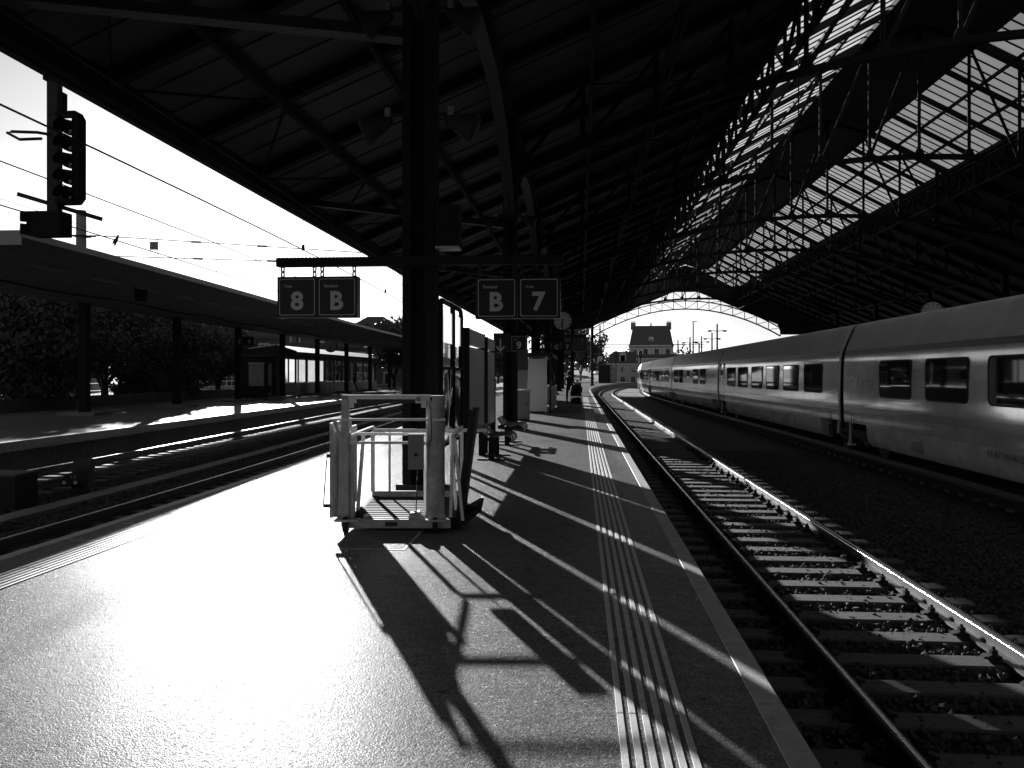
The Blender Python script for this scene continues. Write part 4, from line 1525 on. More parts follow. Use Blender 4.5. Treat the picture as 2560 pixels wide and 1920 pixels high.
MB().box(-0.56, 0.56, -0.15, 8.3, 2.3, 2.45).build('roof', 'iron', cub)
for sx in (-0.49, 0.49):
    MB().box(sx - 0.02, sx + 0.02, 0.05, 8.2, 0.06, 0.98).build('side_wall', 'panel_grey', cub)
    MB().box(sx - 0.03, sx + 0.03, 0.05, 8.2, 0.98, 1.03).build('rail', 'cart_rail', cub)
    for k in range(4):
        ya, yb = 0.1 + 2.03 * k, 0.1 + 2.03 * (k + 1) - 0.06
        MB().add([(sx, ya, 1.03), (sx, yb, 1.03), (sx, yb, 2.3), (sx, ya, 2.3)], [(0, 1, 2, 3)]).build('pane', 'glass_clear', cub)
        MB().box(sx - 0.03, sx + 0.03, yb, yb + 0.06, 1.03, 2.3).build('mullion', 'iron', cub)
rl = thing('stair_parapet', 'low stair parapet with a bright handrail behind the waiting cubicle', 'parapet', (-1.7, 47, 0))
MB().box(-0.08, 0.08, -4, 4, 0, 0.95).build('wall', 'panel_grey', rl)
MB().cyl((0, -4, 1.0), (0, 4, 1.0), 0.035, 8).build('handrail', 'cart_rail', rl)
MB().cyl((0, -3.5, 0.94), (0, -3.5, 1.0), 0.02, 6).build('stanchion', 'cart_rail', rl)
MB().cyl((0, 3.5, 0.94), (0, 3.5, 1.0), 0.02, 6).build('stanchion', 'cart_rail', rl)
bn = thing('litter_bin', 'small round litter bin near the far end of the platform', 'litter bin', (px(1443, 62), 62, 0))
MB().cyl((0, 0, 0), (0, 0, 0.95), 0.3, 16).build('body', 'panel_grey', bn, smooth=False)
MB().cyl((0, 0, 0.95), (0, 0, 1.0), 0.33, 16).build('lid', 'white_paint', bn)
MB().cyl((0, 0, 1.0), (0, 0, 1.12), 0.08, 10).build('ashtray', 'steel_brushed', bn)

# ------------------------------------------------------------------ people
def skinned(name, verts, edges, radii, m, parent=None, loc=(0, 0, 0), rz=0.0, sub=2):
    me = bpy.data.meshes.new(name)
    me.from_pydata(verts, edges, [])
    ob = bpy.data.objects.new(name, me)
    COL.objects.link(ob)
    md = ob.modifiers.new('skin', 'SKIN')
    md.use_smooth_shade = True
    for i, v in enumerate(me.skin_vertices[0].data):
        v.radius = radii[i] if isinstance(radii[i], tuple) else (radii[i], radii[i])
        v.use_root = (i == 0)
    ob.modifiers.new('sub', 'SUBSURF').levels = sub
    dg = bpy.context.evaluated_depsgraph_get()
    nm = bpy.data.meshes.new_from_object(ob.evaluated_get(dg))
    bpy.data.objects.remove(ob)
    nm.materials.clear(); nm.materials.append(MATS[m] if isinstance(m, str) else m)
    nm.polygons.foreach_set('use_smooth', [True] * len(nm.polygons))
    o = inst(name, nm, parent, loc, (0, 0, rz))
    return o
def clothes(name, z_trouser, z_neck, a, b, c):
    """trousers, jacket and skin by height on the body"""
    m = bpy.data.materials.new(name)
    m.use_nodes = True
    t = m.node_tree
    bs = t.nodes['Principled BSDF']
    bs.inputs['Roughness'].default_value = 0.8
    tc = t.nodes.new('ShaderNodeTexCoord')
    sx = t.nodes.new('ShaderNodeSeparateXYZ')
    t.links.new(tc.outputs['Object'], sx.inputs[0])
    cr = t.nodes.new('ShaderNodeValToRGB')
    cr.color_ramp.interpolation = 'CONSTANT'
    mr = t.nodes.new('ShaderNodeMapRange')
    mr.inputs[2].default_value = 2.0
    t.links.new(sx.outputs[2], mr.inputs[0])
    t.links.new(mr.outputs[0], cr.inputs[0])
    e = cr.color_ramp.elements
    e[0].position = 0; e[0].color = (a, a, a, 1)
    e[1].position = z_trouser / 2; e[1].color = (b, b, b, 1)
    q = e.new(z_neck / 2); q.color = (c, c, c, 1)
    t.links.new(cr.outputs[0], bs.inputs['Base Color'])
    return m
def hand(vl, ed, rd, wrist, idx, fwd, out):
    """palm and five fingers, slightly curled"""
    f = Vector(fwd).normalized(); o_ = Vector(out).normalized(); dn = f.cross(o_)
    p = Vector(wrist) + f * 0.07
    vl.append(tuple(p)); rd.append((0.03, 0.018)); ed.append((idx, len(vl) - 1)); palm = len(vl) - 1
    for k in range(4):
        a = p + o_ * (0.03 * (1.5 - k) * 0.8) + f * 0.035
        b = a + f * (0.035 - 0.004 * abs(k - 1)) - Vector((0, 0, 0.018))
        vl.append(tuple(a)); rd.append(0.009); ed.append((palm, len(vl) - 1))
        vl.append(tuple(b)); rd.append(0.008); ed.append((len(vl) - 2, len(vl) - 1))
    a = Vector(wrist) + f * 0.04 + o_ * 0.05
    vl.append(tuple(a)); rd.append(0.010); ed.append((idx, len(vl) - 1))
    vl.append(tuple(a + f * 0.035)); rd.append(0.009); ed.append((len(vl) - 2, len(vl) - 1))
def head_parts(p, hc, face, hairm='cloth_dark'):
    f = Vector(face).normalized(); s = f.cross(Vector((0, 0, 1))).normalized()
    hb = MB()
    hb.sphere((hc[0] - f.x * 0.02, hc[1] - f.y * 0.02, hc[2] + 0.03), 0.098, 0.104, 0.115, 14, 10)
    hb.build('hair', hairm, p, smooth=True)
    fc = MB()
    c = Vector(hc)
    fc.sphere(tuple(c + f * 0.108 + Vector((0, 0, -0.02))), 0.014, 0.018, 0.022, 8, 6)
    fc.build('nose', 'skin', p, smooth=True)
    ey = MB()
    for q in (-1, 1):
        ey.sphere(tuple(c + f * 0.092 + s * (0.034 * q) + Vector((0, 0, 0.0))), 0.011, 0.011, 0.008, 8, 6)
    ey.build('eyes', 'black_plastic', p)
    MB().sphere(tuple(c + f * 0.09 + Vector((0, 0, -0.06))), 0.024, 0.012, 0.007, 8, 6).build('mouth', 'cloth_mid', p)
    for q in (-1, 1):
        MB().sphere(tuple(c + s * (0.088 * q)), 0.014, 0.02, 0.03, 8, 6).build('ear', 'skin', p)

def person_walking(loc, label):
    v = [(0, 0, 0.93), (0, -0.01, 1.08), (0, -0.03, 1.24), (0, -0.05, 1.38), (0, -0.07, 1.455), (0, -0.09, 1.55), (0, -0.095, 1.64)]
    r = [(0.155, 0.12), (0.145, 0.11), (0.165, 0.115), (0.13, 0.09), (0.052, 0.052), (0.082, 0.095), (0.06, 0.07)]
    e = [(i, i + 1) for i in range(6)]
    def limb(start, pts, rr):
        prev = start
        for p, q in zip(pts, rr):
            v.append(p); r.append(q); e.append((prev, len(v) - 1)); prev = len(v) - 1
        return prev
    limb(0, [(-0.1, 0, 0.84), (-0.11, -0.10, 0.48), (-0.11, -0.08, 0.10), (-0.11, -0.16, 0.045), (-0.11, -0.26, 0.035)], [0.095, 0.062, 0.04, 0.038, 0.03])
    limb(0, [(0.1, 0, 0.84), (0.11, 0.04, 0.48), (0.11, 0.22, 0.13), (0.11, 0.16, 0.06), (0.11, 0.07, 0.04)], [0.095, 0.062, 0.04, 0.038, 0.03])
    a = limb(3, [(-0.2, -0.05, 1.36), (-0.23, -0.08, 1.10), (-0.12, -0.30, 1.02)], [0.058, 0.045, 0.03])
    hand(v, e, r, v[a], a, (0.2, -1, 0), (1, 0.2, 0))
    a = limb(3, [(0.2, -0.05, 1.36), (0.25, -0.08, 1.10), (0.30, -0.32, 1.02)], [0.058, 0.045, 0.03])
    hand(v, e, r, v[a], a, (0, -1, 0), (-1, 0, 0))
    p = skinned('person', v, e, r, clothes('person_clothes', 0.95, 1.43, 0.015, 0.02, 0.3), None, loc)
    tag(p, label, 'person')
    head_parts(p, (0, -0.095, 1.585), (0, -1, -0.1))
    return p
person_walking((px(1423, 43.0), 43.0, 0), 'person in dark clothes pushing a pram along the shaded platform')

pr = thing('pram', 'dark hooded pram being pushed along the shaded platform', 'pram', (px(1441, 42.0), 42.0, 0))
hd = MB()
vs_, fs = [], []
for j in range(9):
    ph = R(-15 + 120 * j / 8)
    for i in range(13):
        th = R(-90 + 180 * i / 12)
        vs_.append((0.30 * math.sin(th), -0.30 * math.cos(ph) * math.cos(th) * 1.0, 0.74 + 0.34 * math.sin(ph) * (0.35 + 0.65 * math.cos(th))))
for j in range(8):
    for i in range(12):
        fs.append((j * 13 + i, j * 13 + i + 1, (j + 1) * 13 + i + 1, (j + 1) * 13 + i))
hd.add(vs_, fs)
hd.build('hood', 'cloth_dark', pr, smooth=True)
MB().prism([(-0.34, 0.78), (-0.30, 0.50), (0.25, 0.46), (0.36, 0.74), (0.36, 0.78), (-0.34, 0.80)], -0.24, 'x', 0.24).build('carrycot', 'cloth_dark', pr)
MB().box(-0.23, 0.23, -0.30, 0.28, 0.10, 0.40).build('basket', 'cloth_dark', pr)
MB().box(-0.2, 0.2, -0.35, -0.34, 0.41, 0.45).build('reflector', 'white_paint', pr)
for s in (-1, 1):
    MB().tube([(s * 0.25, -0.34, 0.16), (s * 0.25, 0.1, 0.5), (s * 0.25, 0.45, 0.9), (s * 0.22, 0.62, 1.02)], 0.014, 6).build('frame_tube', 'iron', pr)
    MB().tube([(s * 0.25, 0.34, 0.16), (s * 0.25, 0.05, 0.45)], 0.014, 6).build('frame_tube', 'iron', pr)
    for yy in (-0.34, 0.34):
        w_ = MB().cyl((s * 0.24, yy, 0.14), (s * 0.28, yy, 0.14), 0.14, 16).build('wheel', 'rubber', pr)
        MB().cyl((s * 0.235, yy, 0.14), (s * 0.285, yy, 0.14), 0.06, 12).build('hub', 'steel_brushed', w_)
MB().cyl((-0.23, 0.62, 1.02), (0.23, 0.62, 1.02), 0.016, 8).build('handle', 'rubber', pr)

# ================================================================== CANOPY PLATFORM ACROSS THE TRACKS
can = thing('platform_canopy', 'long flat concrete canopy on slim columns across the tracks', 'canopy', (-19, 30, 0))
ce = lambda y: -12.1 + dl(y)
cbk = lambda y: -19.2 + dl(y)
CY0, CY1 = 17.3, 128
mb = MB()
nn = 55
vs_, fs = [], []
for i in range(nn + 1):
    y = CY0 + (CY1 - CY0) * i / nn
    a, c = ce(y), cbk(y)
    mid = -18.2 + dl(y)
    vs_ += [(a, y, 4.69), (a, y, 4.58), (a - 1.0, y, 4.48), (mid + 0.4, y, 4.30), (mid - 0.4, y, 4.30), (c, y, 4.36), (c, y, 4.48), (mid, y, 4.5)]
for i in range(nn):
    k = i * 8
    for j in range(8):
        fs.append((k + j, k + (j + 1) % 8, k + 8 + (j + 1) % 8, k + 8 + j))
fs += [tuple(reversed(range(8))), tuple(range(nn * 8, nn * 8 + 8))]
mb.add(vs_, fs)
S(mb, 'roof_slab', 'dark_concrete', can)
fm = MB()
vs_, fs = [], []
for i in range(nn + 1):
    y = CY0 + (CY1 - CY0) * i / nn
    a = ce(y)
    vs_ += [(a + 0.0, y, 4.57), (a + 0.03, y, 4.57), (a + 0.03, y, 4.72), (a, y, 4.72)]
for i in range(nn):
    k = i * 4
    for j in range(4):
        fs.append((k + j, k + (j + 1) % 4, k + 4 + (j + 1) % 4, k + 4 + j))
fm.add(vs_, fs)
S(fm, 'fascia', 'panel_grey', can)
S(MB().box(cbk(CY0), ce(CY0) + 0.03, CY0 - 0.04, CY0 - 0.002, 4.4, 4.72), 'end_fascia', 'panel_grey', can)
col9 = MB().box(-0.15, 0.15, -0.15, 0.15, 0, 4.32).mesh('column', 'steel_dark')
bas9 = MB().box(-0.75, 0.75, -0.6, 0.6, -0.02, 0.13).mesh('base_block', 'concrete')
X9 = lambda y: -18.25 + dl(y)
for k in range(12):
    y = 30.4 + 8.2 * k
    c = inst('column', col9, can, (X9(y) + 19, y - 30, 0))
    inst('base_block', bas9, c)
lf = MB().box(-0.09, 0.09, -0.75, 0.75, -0.1, 0.0).mesh('light_fitting', 'concrete')
for k in range(26):
    y = 21.2 + 2.8 * k
    inst('light_fitting', lf, can, (-13.9 + dl(y) + 19, y - 30, 4.47), (0, 0, -(dl(y + .5) - dl(y - .5))))
S(MB().tube([(-16.6 + dl(y), y, 4.36 - 0.10 * abs(math.sin((y - 22) / 8.2 * PI))) for y in [20 + 1.0 * i for i in range(70)]], 0.03, 5), 'cable', 'steel_dark', can)
# speaker under the canopy
hp = thing('hanging_speaker', 'small dark speaker hanging beneath the canopy', 'loudspeaker', (-14.6, 26.6, 4.0))
MB().prism([(-0.12, 0), (0.12, 0), (0.16, 0.42), (-0.16, 0.42)], -0.15, 'y', 0.15).build('housing', 'steel_dark', hp)
MB().cyl((0, 0, 0.4), (0, 0, 0.46), 0.03, 6).build('bracket', 'steel_dark', hp)
# sign C 9 and clock
t = thing('platform_sign', 'dark hanging sign with C and 9 under the canopy across the tracks', 'sign', (px(613, 45.5), 45.5, 3.2), 0, 'hanging platform signs')
MB().box(-0.54, -0.005, -0.06, 0.08, 0, 0.5).build('box', 'sign_blue', t)
MB().box(0.005, 0.54, -0.06, 0.08, 0, 0.5).build('box', 'sign_blue', t)
for x, s in ((-0.27, 'C'), (0.27, '9')):
    inst('lettering', text_mesh(s, 'lettering', 'sign_white', height=0.25, width=0.19, bold=0.03), t, (x, -0.064, 0.22))
for x in (-0.4, 0.4):
    MB().cyl((x, 0, 0.5), (x, 0, 1.15), 0.015, 6).build('rod', 'iron', t)
clock('dim round clock hanging under the canopy across the tracks', px(826, 57), 57, 3.58, 0.46, (0.44, 0.9), 6, 31)
# waiting shelter
shx, shy = -21.2, 60.5
sh = thing('waiting_shelter', 'long glazed waiting shelter under the canopy across the tracks', 'shelter', (shx, shy, 0))
MB().prism([(-3.4, 3.0), (0.35, 2.75), (0.35, 3.25), (-1.2, 3.75), (-3.4, 3.45)], -0.8, 'y', 25).build('roof', 'iron', sh)
MB().beam((-3.45, -0.83, 3.47), (-1.2, -0.83, 3.78), 0.05, 0.08).build('roof_edge', 'white_paint', sh)
MB().beam((-1.2, -0.83, 3.78), (0.38, -0.83, 3.27), 0.05, 0.08).build('roof_edge', 'dark_concrete', sh)
MB().box(-0.06, 0.06, 0.0, 24.5, 0, 0.95).build('parapet', 'panel_grey', sh)
MB().box(-3.2, -3.08, 0.0, 24.5, 0, 0.95).build('parapet', 'panel_grey', sh)
MB().box(-3.2, 0.06, -0.06, 0.06, 0, 0.95).build('parapet', 'panel_grey', sh)
for k in range(11):
    y = 2.4 * k
    MB().box(-0.06, 0.06, y - 0.05, y + 0.05, 0.95, 2.9).build('mullion', 'iron', sh)
    MB().box(-3.2, -3.08, y - 0.05, y + 0.05, 0.95, 3.0).build('mullion', 'iron', sh)
    if k < 10:
        for xx in (0, -3.14):
            MB().add([(xx, y + 0.05, 0.95), (xx, y + 2.35, 0.95), (xx, y + 2.35, 2.85), (xx, y + 0.05, 2.85)], [(0, 1, 2, 3)]).build('pane', 'frosted_glass' if xx < -1 and k < 7 else 'glass_clear', sh)  # rear panes frosted to look bright in place of sunlit surfaces behind
for xx in (-2.2, -1.1):
    MB().box(xx - 0.05, xx + 0.05, -0.05, 0.05, 0.95, 3.0).build('mullion', 'iron', sh)
kb_ = thing('notice_kiosk', 'dark notice kiosk with a pale blank poster across the tracks', 'kiosk', (px(645, 54.5), 54.5, 0))
MB().box(-1.15, 1.15, 0.0, 1.4, 0.0, 2.8).build('body', 'iron', kb_)
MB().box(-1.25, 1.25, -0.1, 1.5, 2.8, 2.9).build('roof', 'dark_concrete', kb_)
ps = MB().box(-0.62, 0.42, -0.04, 0.0, 0.75, 2.3).build('poster', 'poster', kb_)
MB().box(-0.68, 0.48, -0.06, -0.0, 2.3, 2.38).build('poster_rail', 'white_paint', kb_)
MB().box(0.72, 0.95, -0.04, 0, 0.2, 2.3).build('side_strip', 'panel_grey', kb_)
pt = thing('bin_box', 'striped pale box standing against the shelter parapet', 'box', (px(808, 64), 64, 0))
for i in range(6):
    MB().box(-0.42 + i * 0.14, -0.30 + i * 0.14, -0.05, 0.05, 0.0, 1.05).build('slat', 'white_paint', pt)
MB().box(-0.42, 0.4, 0.05, 0.4, 0.0, 1.0).build('body', 'iron', pt)
bs = thing('seat_row', 'low dark seats at the foot of the notice kiosk', 'seats', (px(640, 51), 51, 0))
for i in range(3):
    MB().box(-0.9 + i * 0.62, -0.36 + i * 0.62, -0.25, 0.25, 0.40, 0.46).build('seat', 'iron', bs)
    MB().box(-0.9 + i * 0.62, -0.36 + i * 0.62, 0.25, 0.29, 0.46, 0.85).build('backrest', 'iron', bs)
    MB().box(-0.68 + i * 0.62, -0.60 + i * 0.62, -0.04, 0.04, 0.0, 0.4).build('leg', 'iron', bs)

def person_leaning(loc, label):
    v = [(0, 0, 0.86), (0, 0.02, 1.02), (0.0, 0.05, 1.18), (0.0, 0.06, 1.32), (0.01, 0.05, 1.40), (0.02, 0.03, 1.49), (0.03, 0.02, 1.585)]
    r = [(0.16, 0.13), (0.15, 0.12), (0.17, 0.12), (0.13, 0.09), (0.052, 0.052), (0.082, 0.095), (0.06, 0.07)]
    e = [(i, i + 1) for i in range(6)]
    def limb(start, pts, rr):
        prev = start
        for p, q in zip(pts, rr):
            v.append(p); r.append(q); e.append((prev, len(v) - 1)); prev = len(v) - 1
        return prev
    limb(0, [(0.08, -0.06, 0.80), (0.22, -0.12, 0.46), (0.42, -0.14, 0.10), (0.47, -0.18, 0.045), (0.56, -0.22, 0.04)], [0.095, 0.062, 0.042, 0.038, 0.03])
    limb(0, [(0.05, 0.08, 0.80), (0.15, 0.08, 0.46), (0.30, 0.08, 0.10), (0.35, 0.07, 0.045), (0.45, 0.05, 0.04)], [0.095, 0.062, 0.042, 0.038, 0.03])
    a = limb(3, [(0.04, -0.17, 1.30), (0.06, -0.22, 1.05), (0.22, -0.10, 0.98)], [0.058, 0.045, 0.03])
    hand(v, e, r, v[a], a, (1, 0.3, 0), (0, 0, 1))
    a = limb(3, [(0.02, 0.22, 1.30), (0.05, 0.26, 1.05), (0.22, 0.12, 1.0)], [0.058, 0.045, 0.03])
    hand(v, e, r, v[a], a, (1, -0.3, 0), (0, 0, 1))
    p = skinned('person', v, e, r, clothes('person_clothes_b', 0.84, 1.38, 0.04, 0.015, 0.25), None, loc)
    tag(p, label, 'person')
    head_parts(p, (0.025, 0.025, 1.53), (1, -0.2, 0))
person_leaning((-20.93 + dl(79) + 2.2, 75.5, 0), 'person in a dark jacket leaning on the parapet of the shelter')

# planter wall, fence and trees behind that platform
pw = MB()
vs_, fs = [], []
ysn = [5 + 4 * i for i in range(14)]
for y in ysn:
    x = -22.3 + dl(y)
    vs_ += [(x, y, -0.5), (x - 0.25, y, -0.5), (x - 0.25, y, 0.55), (x, y, 0.55)]
for i in range(len(ysn) - 1):
    for j in range(4):
        fs.append((i * 4 + j, i * 4 + (j + 1) % 4, i * 4 + 4 + (j + 1) % 4, i * 4 + 4 + j))
fs += [(0, 1, 2, 3), tuple(reversed(range(len(ysn) * 4 - 4, len(ysn) * 4)))]
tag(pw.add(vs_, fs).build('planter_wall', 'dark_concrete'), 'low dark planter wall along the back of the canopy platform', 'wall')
fe = thing('railing', 'thin metal railing between the trees behind the canopy platform', 'railing', (-28.5, 20, 0))
for z in (1.0, 0.55):
    MB().cyl((0, 0, z), (-3.0, 60, z), 0.025, 6).build('rail', 'steel_brushed', fe)
for k in range(25):
    MB().cyl((-3.0 * k / 24, 2.5 * k, -0.3), (-3.0 * k / 24, 2.5 * k, 1.0), 0.025, 6).build('post', 'steel_dark', fe)
tag(strip_slab(lambda y: -90.0, lambda y: -22.5 + dl(y), -60, 330, 8, -0.8, 0.25).build('street', 'asphalt'), 'street level ground behind the canopy platform', 'street', kind='structure')

def tree(label, x, y, z, height, rad, seed, name='broadleaf_tree', leaves=5200, trunk=0.22, crown_low=0.3, leaf=0.13, squash=0.8):
    rnd = random.Random(seed)
    t = thing(name, label, 'tree', (x, y, z), 0, 'trees behind the station')
    tk = MB()
    ends = []
    n = rnd.randint(4, 6)
    hb = height * crown_low
    tk.tube([(0, 0, -0.1), (rnd.uniform(-.05, .05), rnd.uniform(-.05, .05), hb * 0.6)], trunk, 8, radii=[trunk, trunk * 0.8])
    for i in range(n):
        a = 2 * PI * i / n + rnd.uniform(-.4, .4)
        rr = rad * rnd.uniform(0.45, 0.75)
        p = [(0, 0, hb * rnd.uniform(0.15, 0.5)), (rr * 0.35 * math.cos(a), rr * 0.35 * math.sin(a), hb * 1.1), (rr * math.cos(a), rr * math.sin(a), height * rnd.uniform(0.55, 0.8))]
        tk.tube(p, trunk, 6, radii=[trunk * 0.6, trunk * 0.42, trunk * 0.1])
        ends.append(p[2])
    tk.build('trunk', 'bark', t, smooth=True)
    clumps = []
    for i in range(46):
        a = rnd.uniform(0, 2 * PI); u = rnd.random() ** 0.5
        zz = rnd.uniform(-1, 1)
        rr = rad * u * math.sqrt(max(0.05, 1 - zz * zz * 0.9))
        ch = (height - hb) / 2
        clumps.append((rr * math.cos(a), rr * math.sin(a), hb + ch + zz * ch * 0.85, rnd.uniform(0.22, 0.42) * rad))
    cr = MB()
    vs_, fs = [], []
    for i in range(leaves):
        cx, cy_, cz, cr_ = clumps[rnd.randrange(len(clumps))]
        d = Vector((rnd.gauss(0, 1), rnd.gauss(0, 1), rnd.gauss(0, 1))).normalized() * cr_ * rnd.random() ** 0.4
        p = Vector((cx + d.x, cy_ + d.y, cz + d.z * squash))
        a = Vector((rnd.uniform(-1, 1), rnd.uniform(-1, 1), rnd.uniform(-1, 1))).normalized()
        b = a.orthogonal().normalized()
        s = leaf * rnd.uniform(0.6, 1.4)
        k = len(vs_)
        vs_ += [tuple(p - a * s), tuple(p + b * s * 0.5), tuple(p + a * s), tuple(p - b * s * 0.5)]
        fs.append((k, k + 1, k + 2, k + 3))
    cr.add(vs_, fs)
    cr.build('crown', 'leaf', t, fix=False)
    return t
TX = [(110, 38.0, 5.6, 3.2, 'spreading dark tree nearest the camera behind the canopy platform'), (262, 43.0, 6.0, 3.4, 'bushy many-stemmed tree between the first two canopy columns'),
      (385, 48.5, 5.8, 3.0, 'dark tree behind the second canopy column'), (470, 55, 5.4, 2.8, 'paler leafy tree left of the notice kiosk'), (545, 60, 5.0, 2.3, 'rounded dark tree right behind the notice kiosk'),
      (20, 34.0, 5.8, 3.0, 'dark shrubby tree at the edge of the view behind the canopy platform')]
for i, (u, d, hh, rr, lb) in enumerate(TX):
    tree(lb, px(u, d), d, 0.2, hh, rr, 20 + i, leaves=16000, leaf=0.125, crown_low=0.24)
tree('low dark bush at the foot of the nearest canopy column', px(60, 35), 35, 0.2, 2.2, 2.2, 51, name='bush', leaves=5000, leaf=0.12, crown_low=0.03, trunk=0.06)
tree('low bush between the two trees right of the second canopy column', px(455, 50), 50, 0.2, 2.0, 1.8, 52, name='bush', leaves=4000, leaf=0.12, crown_low=0.03, trunk=0.06)
tree('low bush under the tree behind the second canopy column', px(330, 45), 45, 0.2, 1.8, 1.6, 53, name='bush', leaves=4000, leaf=0.12, crown_low=0.03, trunk=0.06)
tree('leafy tree past the end of the shelter', px(985, 92), 92, 0.2, 7.5, 3.6, 41, leaves=4500, leaf=0.2)
tree('tall tree standing beyond the platform billboards', px(1245, 150), 150, 0.0, 6.2, 3.4, 43, leaves=4000, leaf=0.35)
tree('tree beyond the steel cubicle at the platform end', px(1395, 190), 190, 0.0, 13, 6, 44, leaves=4000, leaf=0.45)
tree('tree beside the far lattice mast', px(1452, 215), 215, 0.0, 14, 6, 45, leaves=4000, leaf=0.5)

# ================================================================== SIGNALS, WIRES, MASTS
sg = thing('hanging_signal', 'dark railway signal hanging on a post from the hall eave', 'signal', (-8.85, 13.35, 4.3))
S_ = lambda mb, name, m, **kw: mb.build(name, m, sg, **kw)
S_(MB().box(-0.09, 0.10, -0.07, 0.07, 0.0, 2.35), 'post', 'steel_soffit')
S_(MB().box(-0.14, 0.55, -0.1, 0.1, 2.2, 2.36), 'bracket', 'steel_dark')
hx = 0.27
S_(MB().prism([(0.38, 0.16), (0.42, 0.12), (0.50, 0.22), (0.50, 1.55), (0.44, 1.66), (0.38, 1.66)], -0.12, 'y', 0.10), 'side_plate', 'steel_dark')
S_(MB().box(0.08, 0.40, -0.12, 0.10, 1.60, 1.66), 'top_plate', 'steel_dark')
S_(MB().prism([(0.08, 0.12), (0.40, 0.12), (0.46, 0.2), (0.08, 0.2)], -0.12, 'y', 0.10), 'bottom_plate', 'steel_dark')
for i, z in enumerate((1.42, 1.14, 0.86, 0.58, 0.30)):
    vv = MB()
    nn = 14
    vs_, fs = [], []
    for k in range(nn + 1):
        a = PI * (-0.15 + 1.3 * k / nn)
        vs_ += [(0.245 + 0.125 * math.cos(a), 0.02, z + 0.125 * math.sin(a)), (0.245 + 0.12 * math.cos(a), -0.24, z - 0.03 + 0.12 * math.sin(a))]
    for k in range(nn):
        fs.append((2 * k, 2 * k + 1, 2 * k + 3, 2 * k + 2))
    vv.add(vs_, fs)
    hood = vv.build('lamp_hood', 'steel_dark', sg)
    MB().cyl((0.245, -0.02, z), (0.245, 0.09, z), 0.118, 18).build('lens', 'glass_dark', hood)
S_(MB().box(0.02, 0.18, -0.06, 0.08, 1.7, 2.0), 'junction_box', 'steel_dark')
S_(MB().tube([(0.0, -0.05, 1.28), (-0.2, -0.15, 1.30), (-0.62, -0.2, 1.31), (-0.62, -0.3, 1.26), (-0.3, -0.45, 1.10), (0.05, -0.4, 1.12)], 0.025, 6), 'guard_hoop', 'steel_soffit')
S_(MB().beam((-0.62, -0.05, 0.30), (0.78, 0.1, -0.12), 0.04, 0.07), 'foot_rail', 'steel_soffit')
S_(MB().box(-0.36, 0.22, -0.2, 0.15, -0.42, -0.02), 'shunting_head', 'steel_dark')
for z in (-0.11, -0.32):
    S_(MB().cyl((-0.44, -0.24, z), (-0.30, -0.12, z), 0.09, 12), 'lamp_hood', 'steel_dark')

dw = thing('dwarf_signal', 'low dwarf signal with two pale lenses between the tracks', 'signal', (px(195, 15.0), 15.0, BED))
MB().box(-0.12, 0.12, 0.0, 0.2, 0.0, 0.2).build('foot', 'iron', dw)
MB().prism([(-0.36, 0.17), (0.16, 0.17), (0.16, 0.42), (-0.05, 0.47), (-0.24, 0.40), (-0.36, 0.28)], 0.0, 'y', 0.22).build('housing', 'black_plastic', dw)
MB().box(-0.16, 0.16, 0.1, 0.3, 0.42, 0.68).build('hood_box', 'black_plastic', dw)
for x in (-0.27, -0.05):
    MB().cyl((x, -0.012, 0.25), (x, 0.0, 0.25), 0.035, 14).build('lens', 'lens_white', dw)
inst('lettering', text_mesh('A 8', 'lettering', 'sign_white', height=0.06), dw, (-0.1, -0.002, 0.36))
rb = thing('relay_cabinet', 'dark low relay cabinet between the tracks at the picture edge', 'cabinet', (px(20, 13.6), 13.6, BED))
MB().box(-0.35, 0.30, -0.25, 0.35, 0.0, 0.56).build('body', 'iron', rb)
MB().box(-0.38, 0.33, -0.28, 0.38, 0.56, 0.60).build('lid', 'dark_concrete', rb)

mast = thing('concrete_mast', 'pale round concrete mast rising behind the canopy', 'mast', (px(203, 36), 36, 0))
MB().cyl((0, 0, 0), (0, 0, 9.0), 0.26, 14, r2=0.215).build('shaft', 'concrete', mast, smooth=True)
for z in (7.8, 6.9):
    MB().box(-0.3, 0.3, -0.3, 0.3, z, z + 0.06).build('band', 'iron', mast)
    MB().cyl((0.25, 0, z + 0.03), (0.7, 0, z + 0.03), 0.045, 8).build('insulator', 'iron', mast)
def wire(label, pts, r=0.014, group='overhead wires', name='overhead_wire'):
    o = MB().tube(pts, r, 5).build(name, 'iron')
    tag(o, label, 'wire', group)
    return o
wire('contact wire over the shaded track just below the eave', [(-6.65 + dl(y), y, 4.66) for y in range(2, 120, 3)])
wire('messenger wire over the track beside the canopy', [(-11.25 + dl(y), y, 5.8 - 0.06 * math.sin((y % 27) / 27 * PI)) for y in range(-4, 120, 3)])
wire('contact wire over the track beside the canopy', [(-11.25 + dl(y), y, 4.88) for y in range(-4, 120, 3)])
wire('upper messenger wire hidden under the eave', [(-6.65 + dl(y), y, 5.75) for y in range(2, 118, 4)])
wire('thin feeder wire above the canopy roof', [(-17.5 + dl(y), y, 7.0) for y in range(0, 120, 6)], 0.008)
for yy, lb in ((20.2, 'nearest thin dropper between the wires below the eave'), (31.0, 'second thin dropper between the wires below the eave')):
    o = MB().cyl((-6.65 + dl(yy), yy, 4.66), (-6.65 + dl(yy), yy, 5.75), 0.008, 5).box(-6.68 + dl(yy), -6.62 + dl(yy), yy - 0.03, yy + 0.03, 4.64, 4.78).build('dropper', 'iron')
    tag(o, lb, 'dropper', 'droppers')
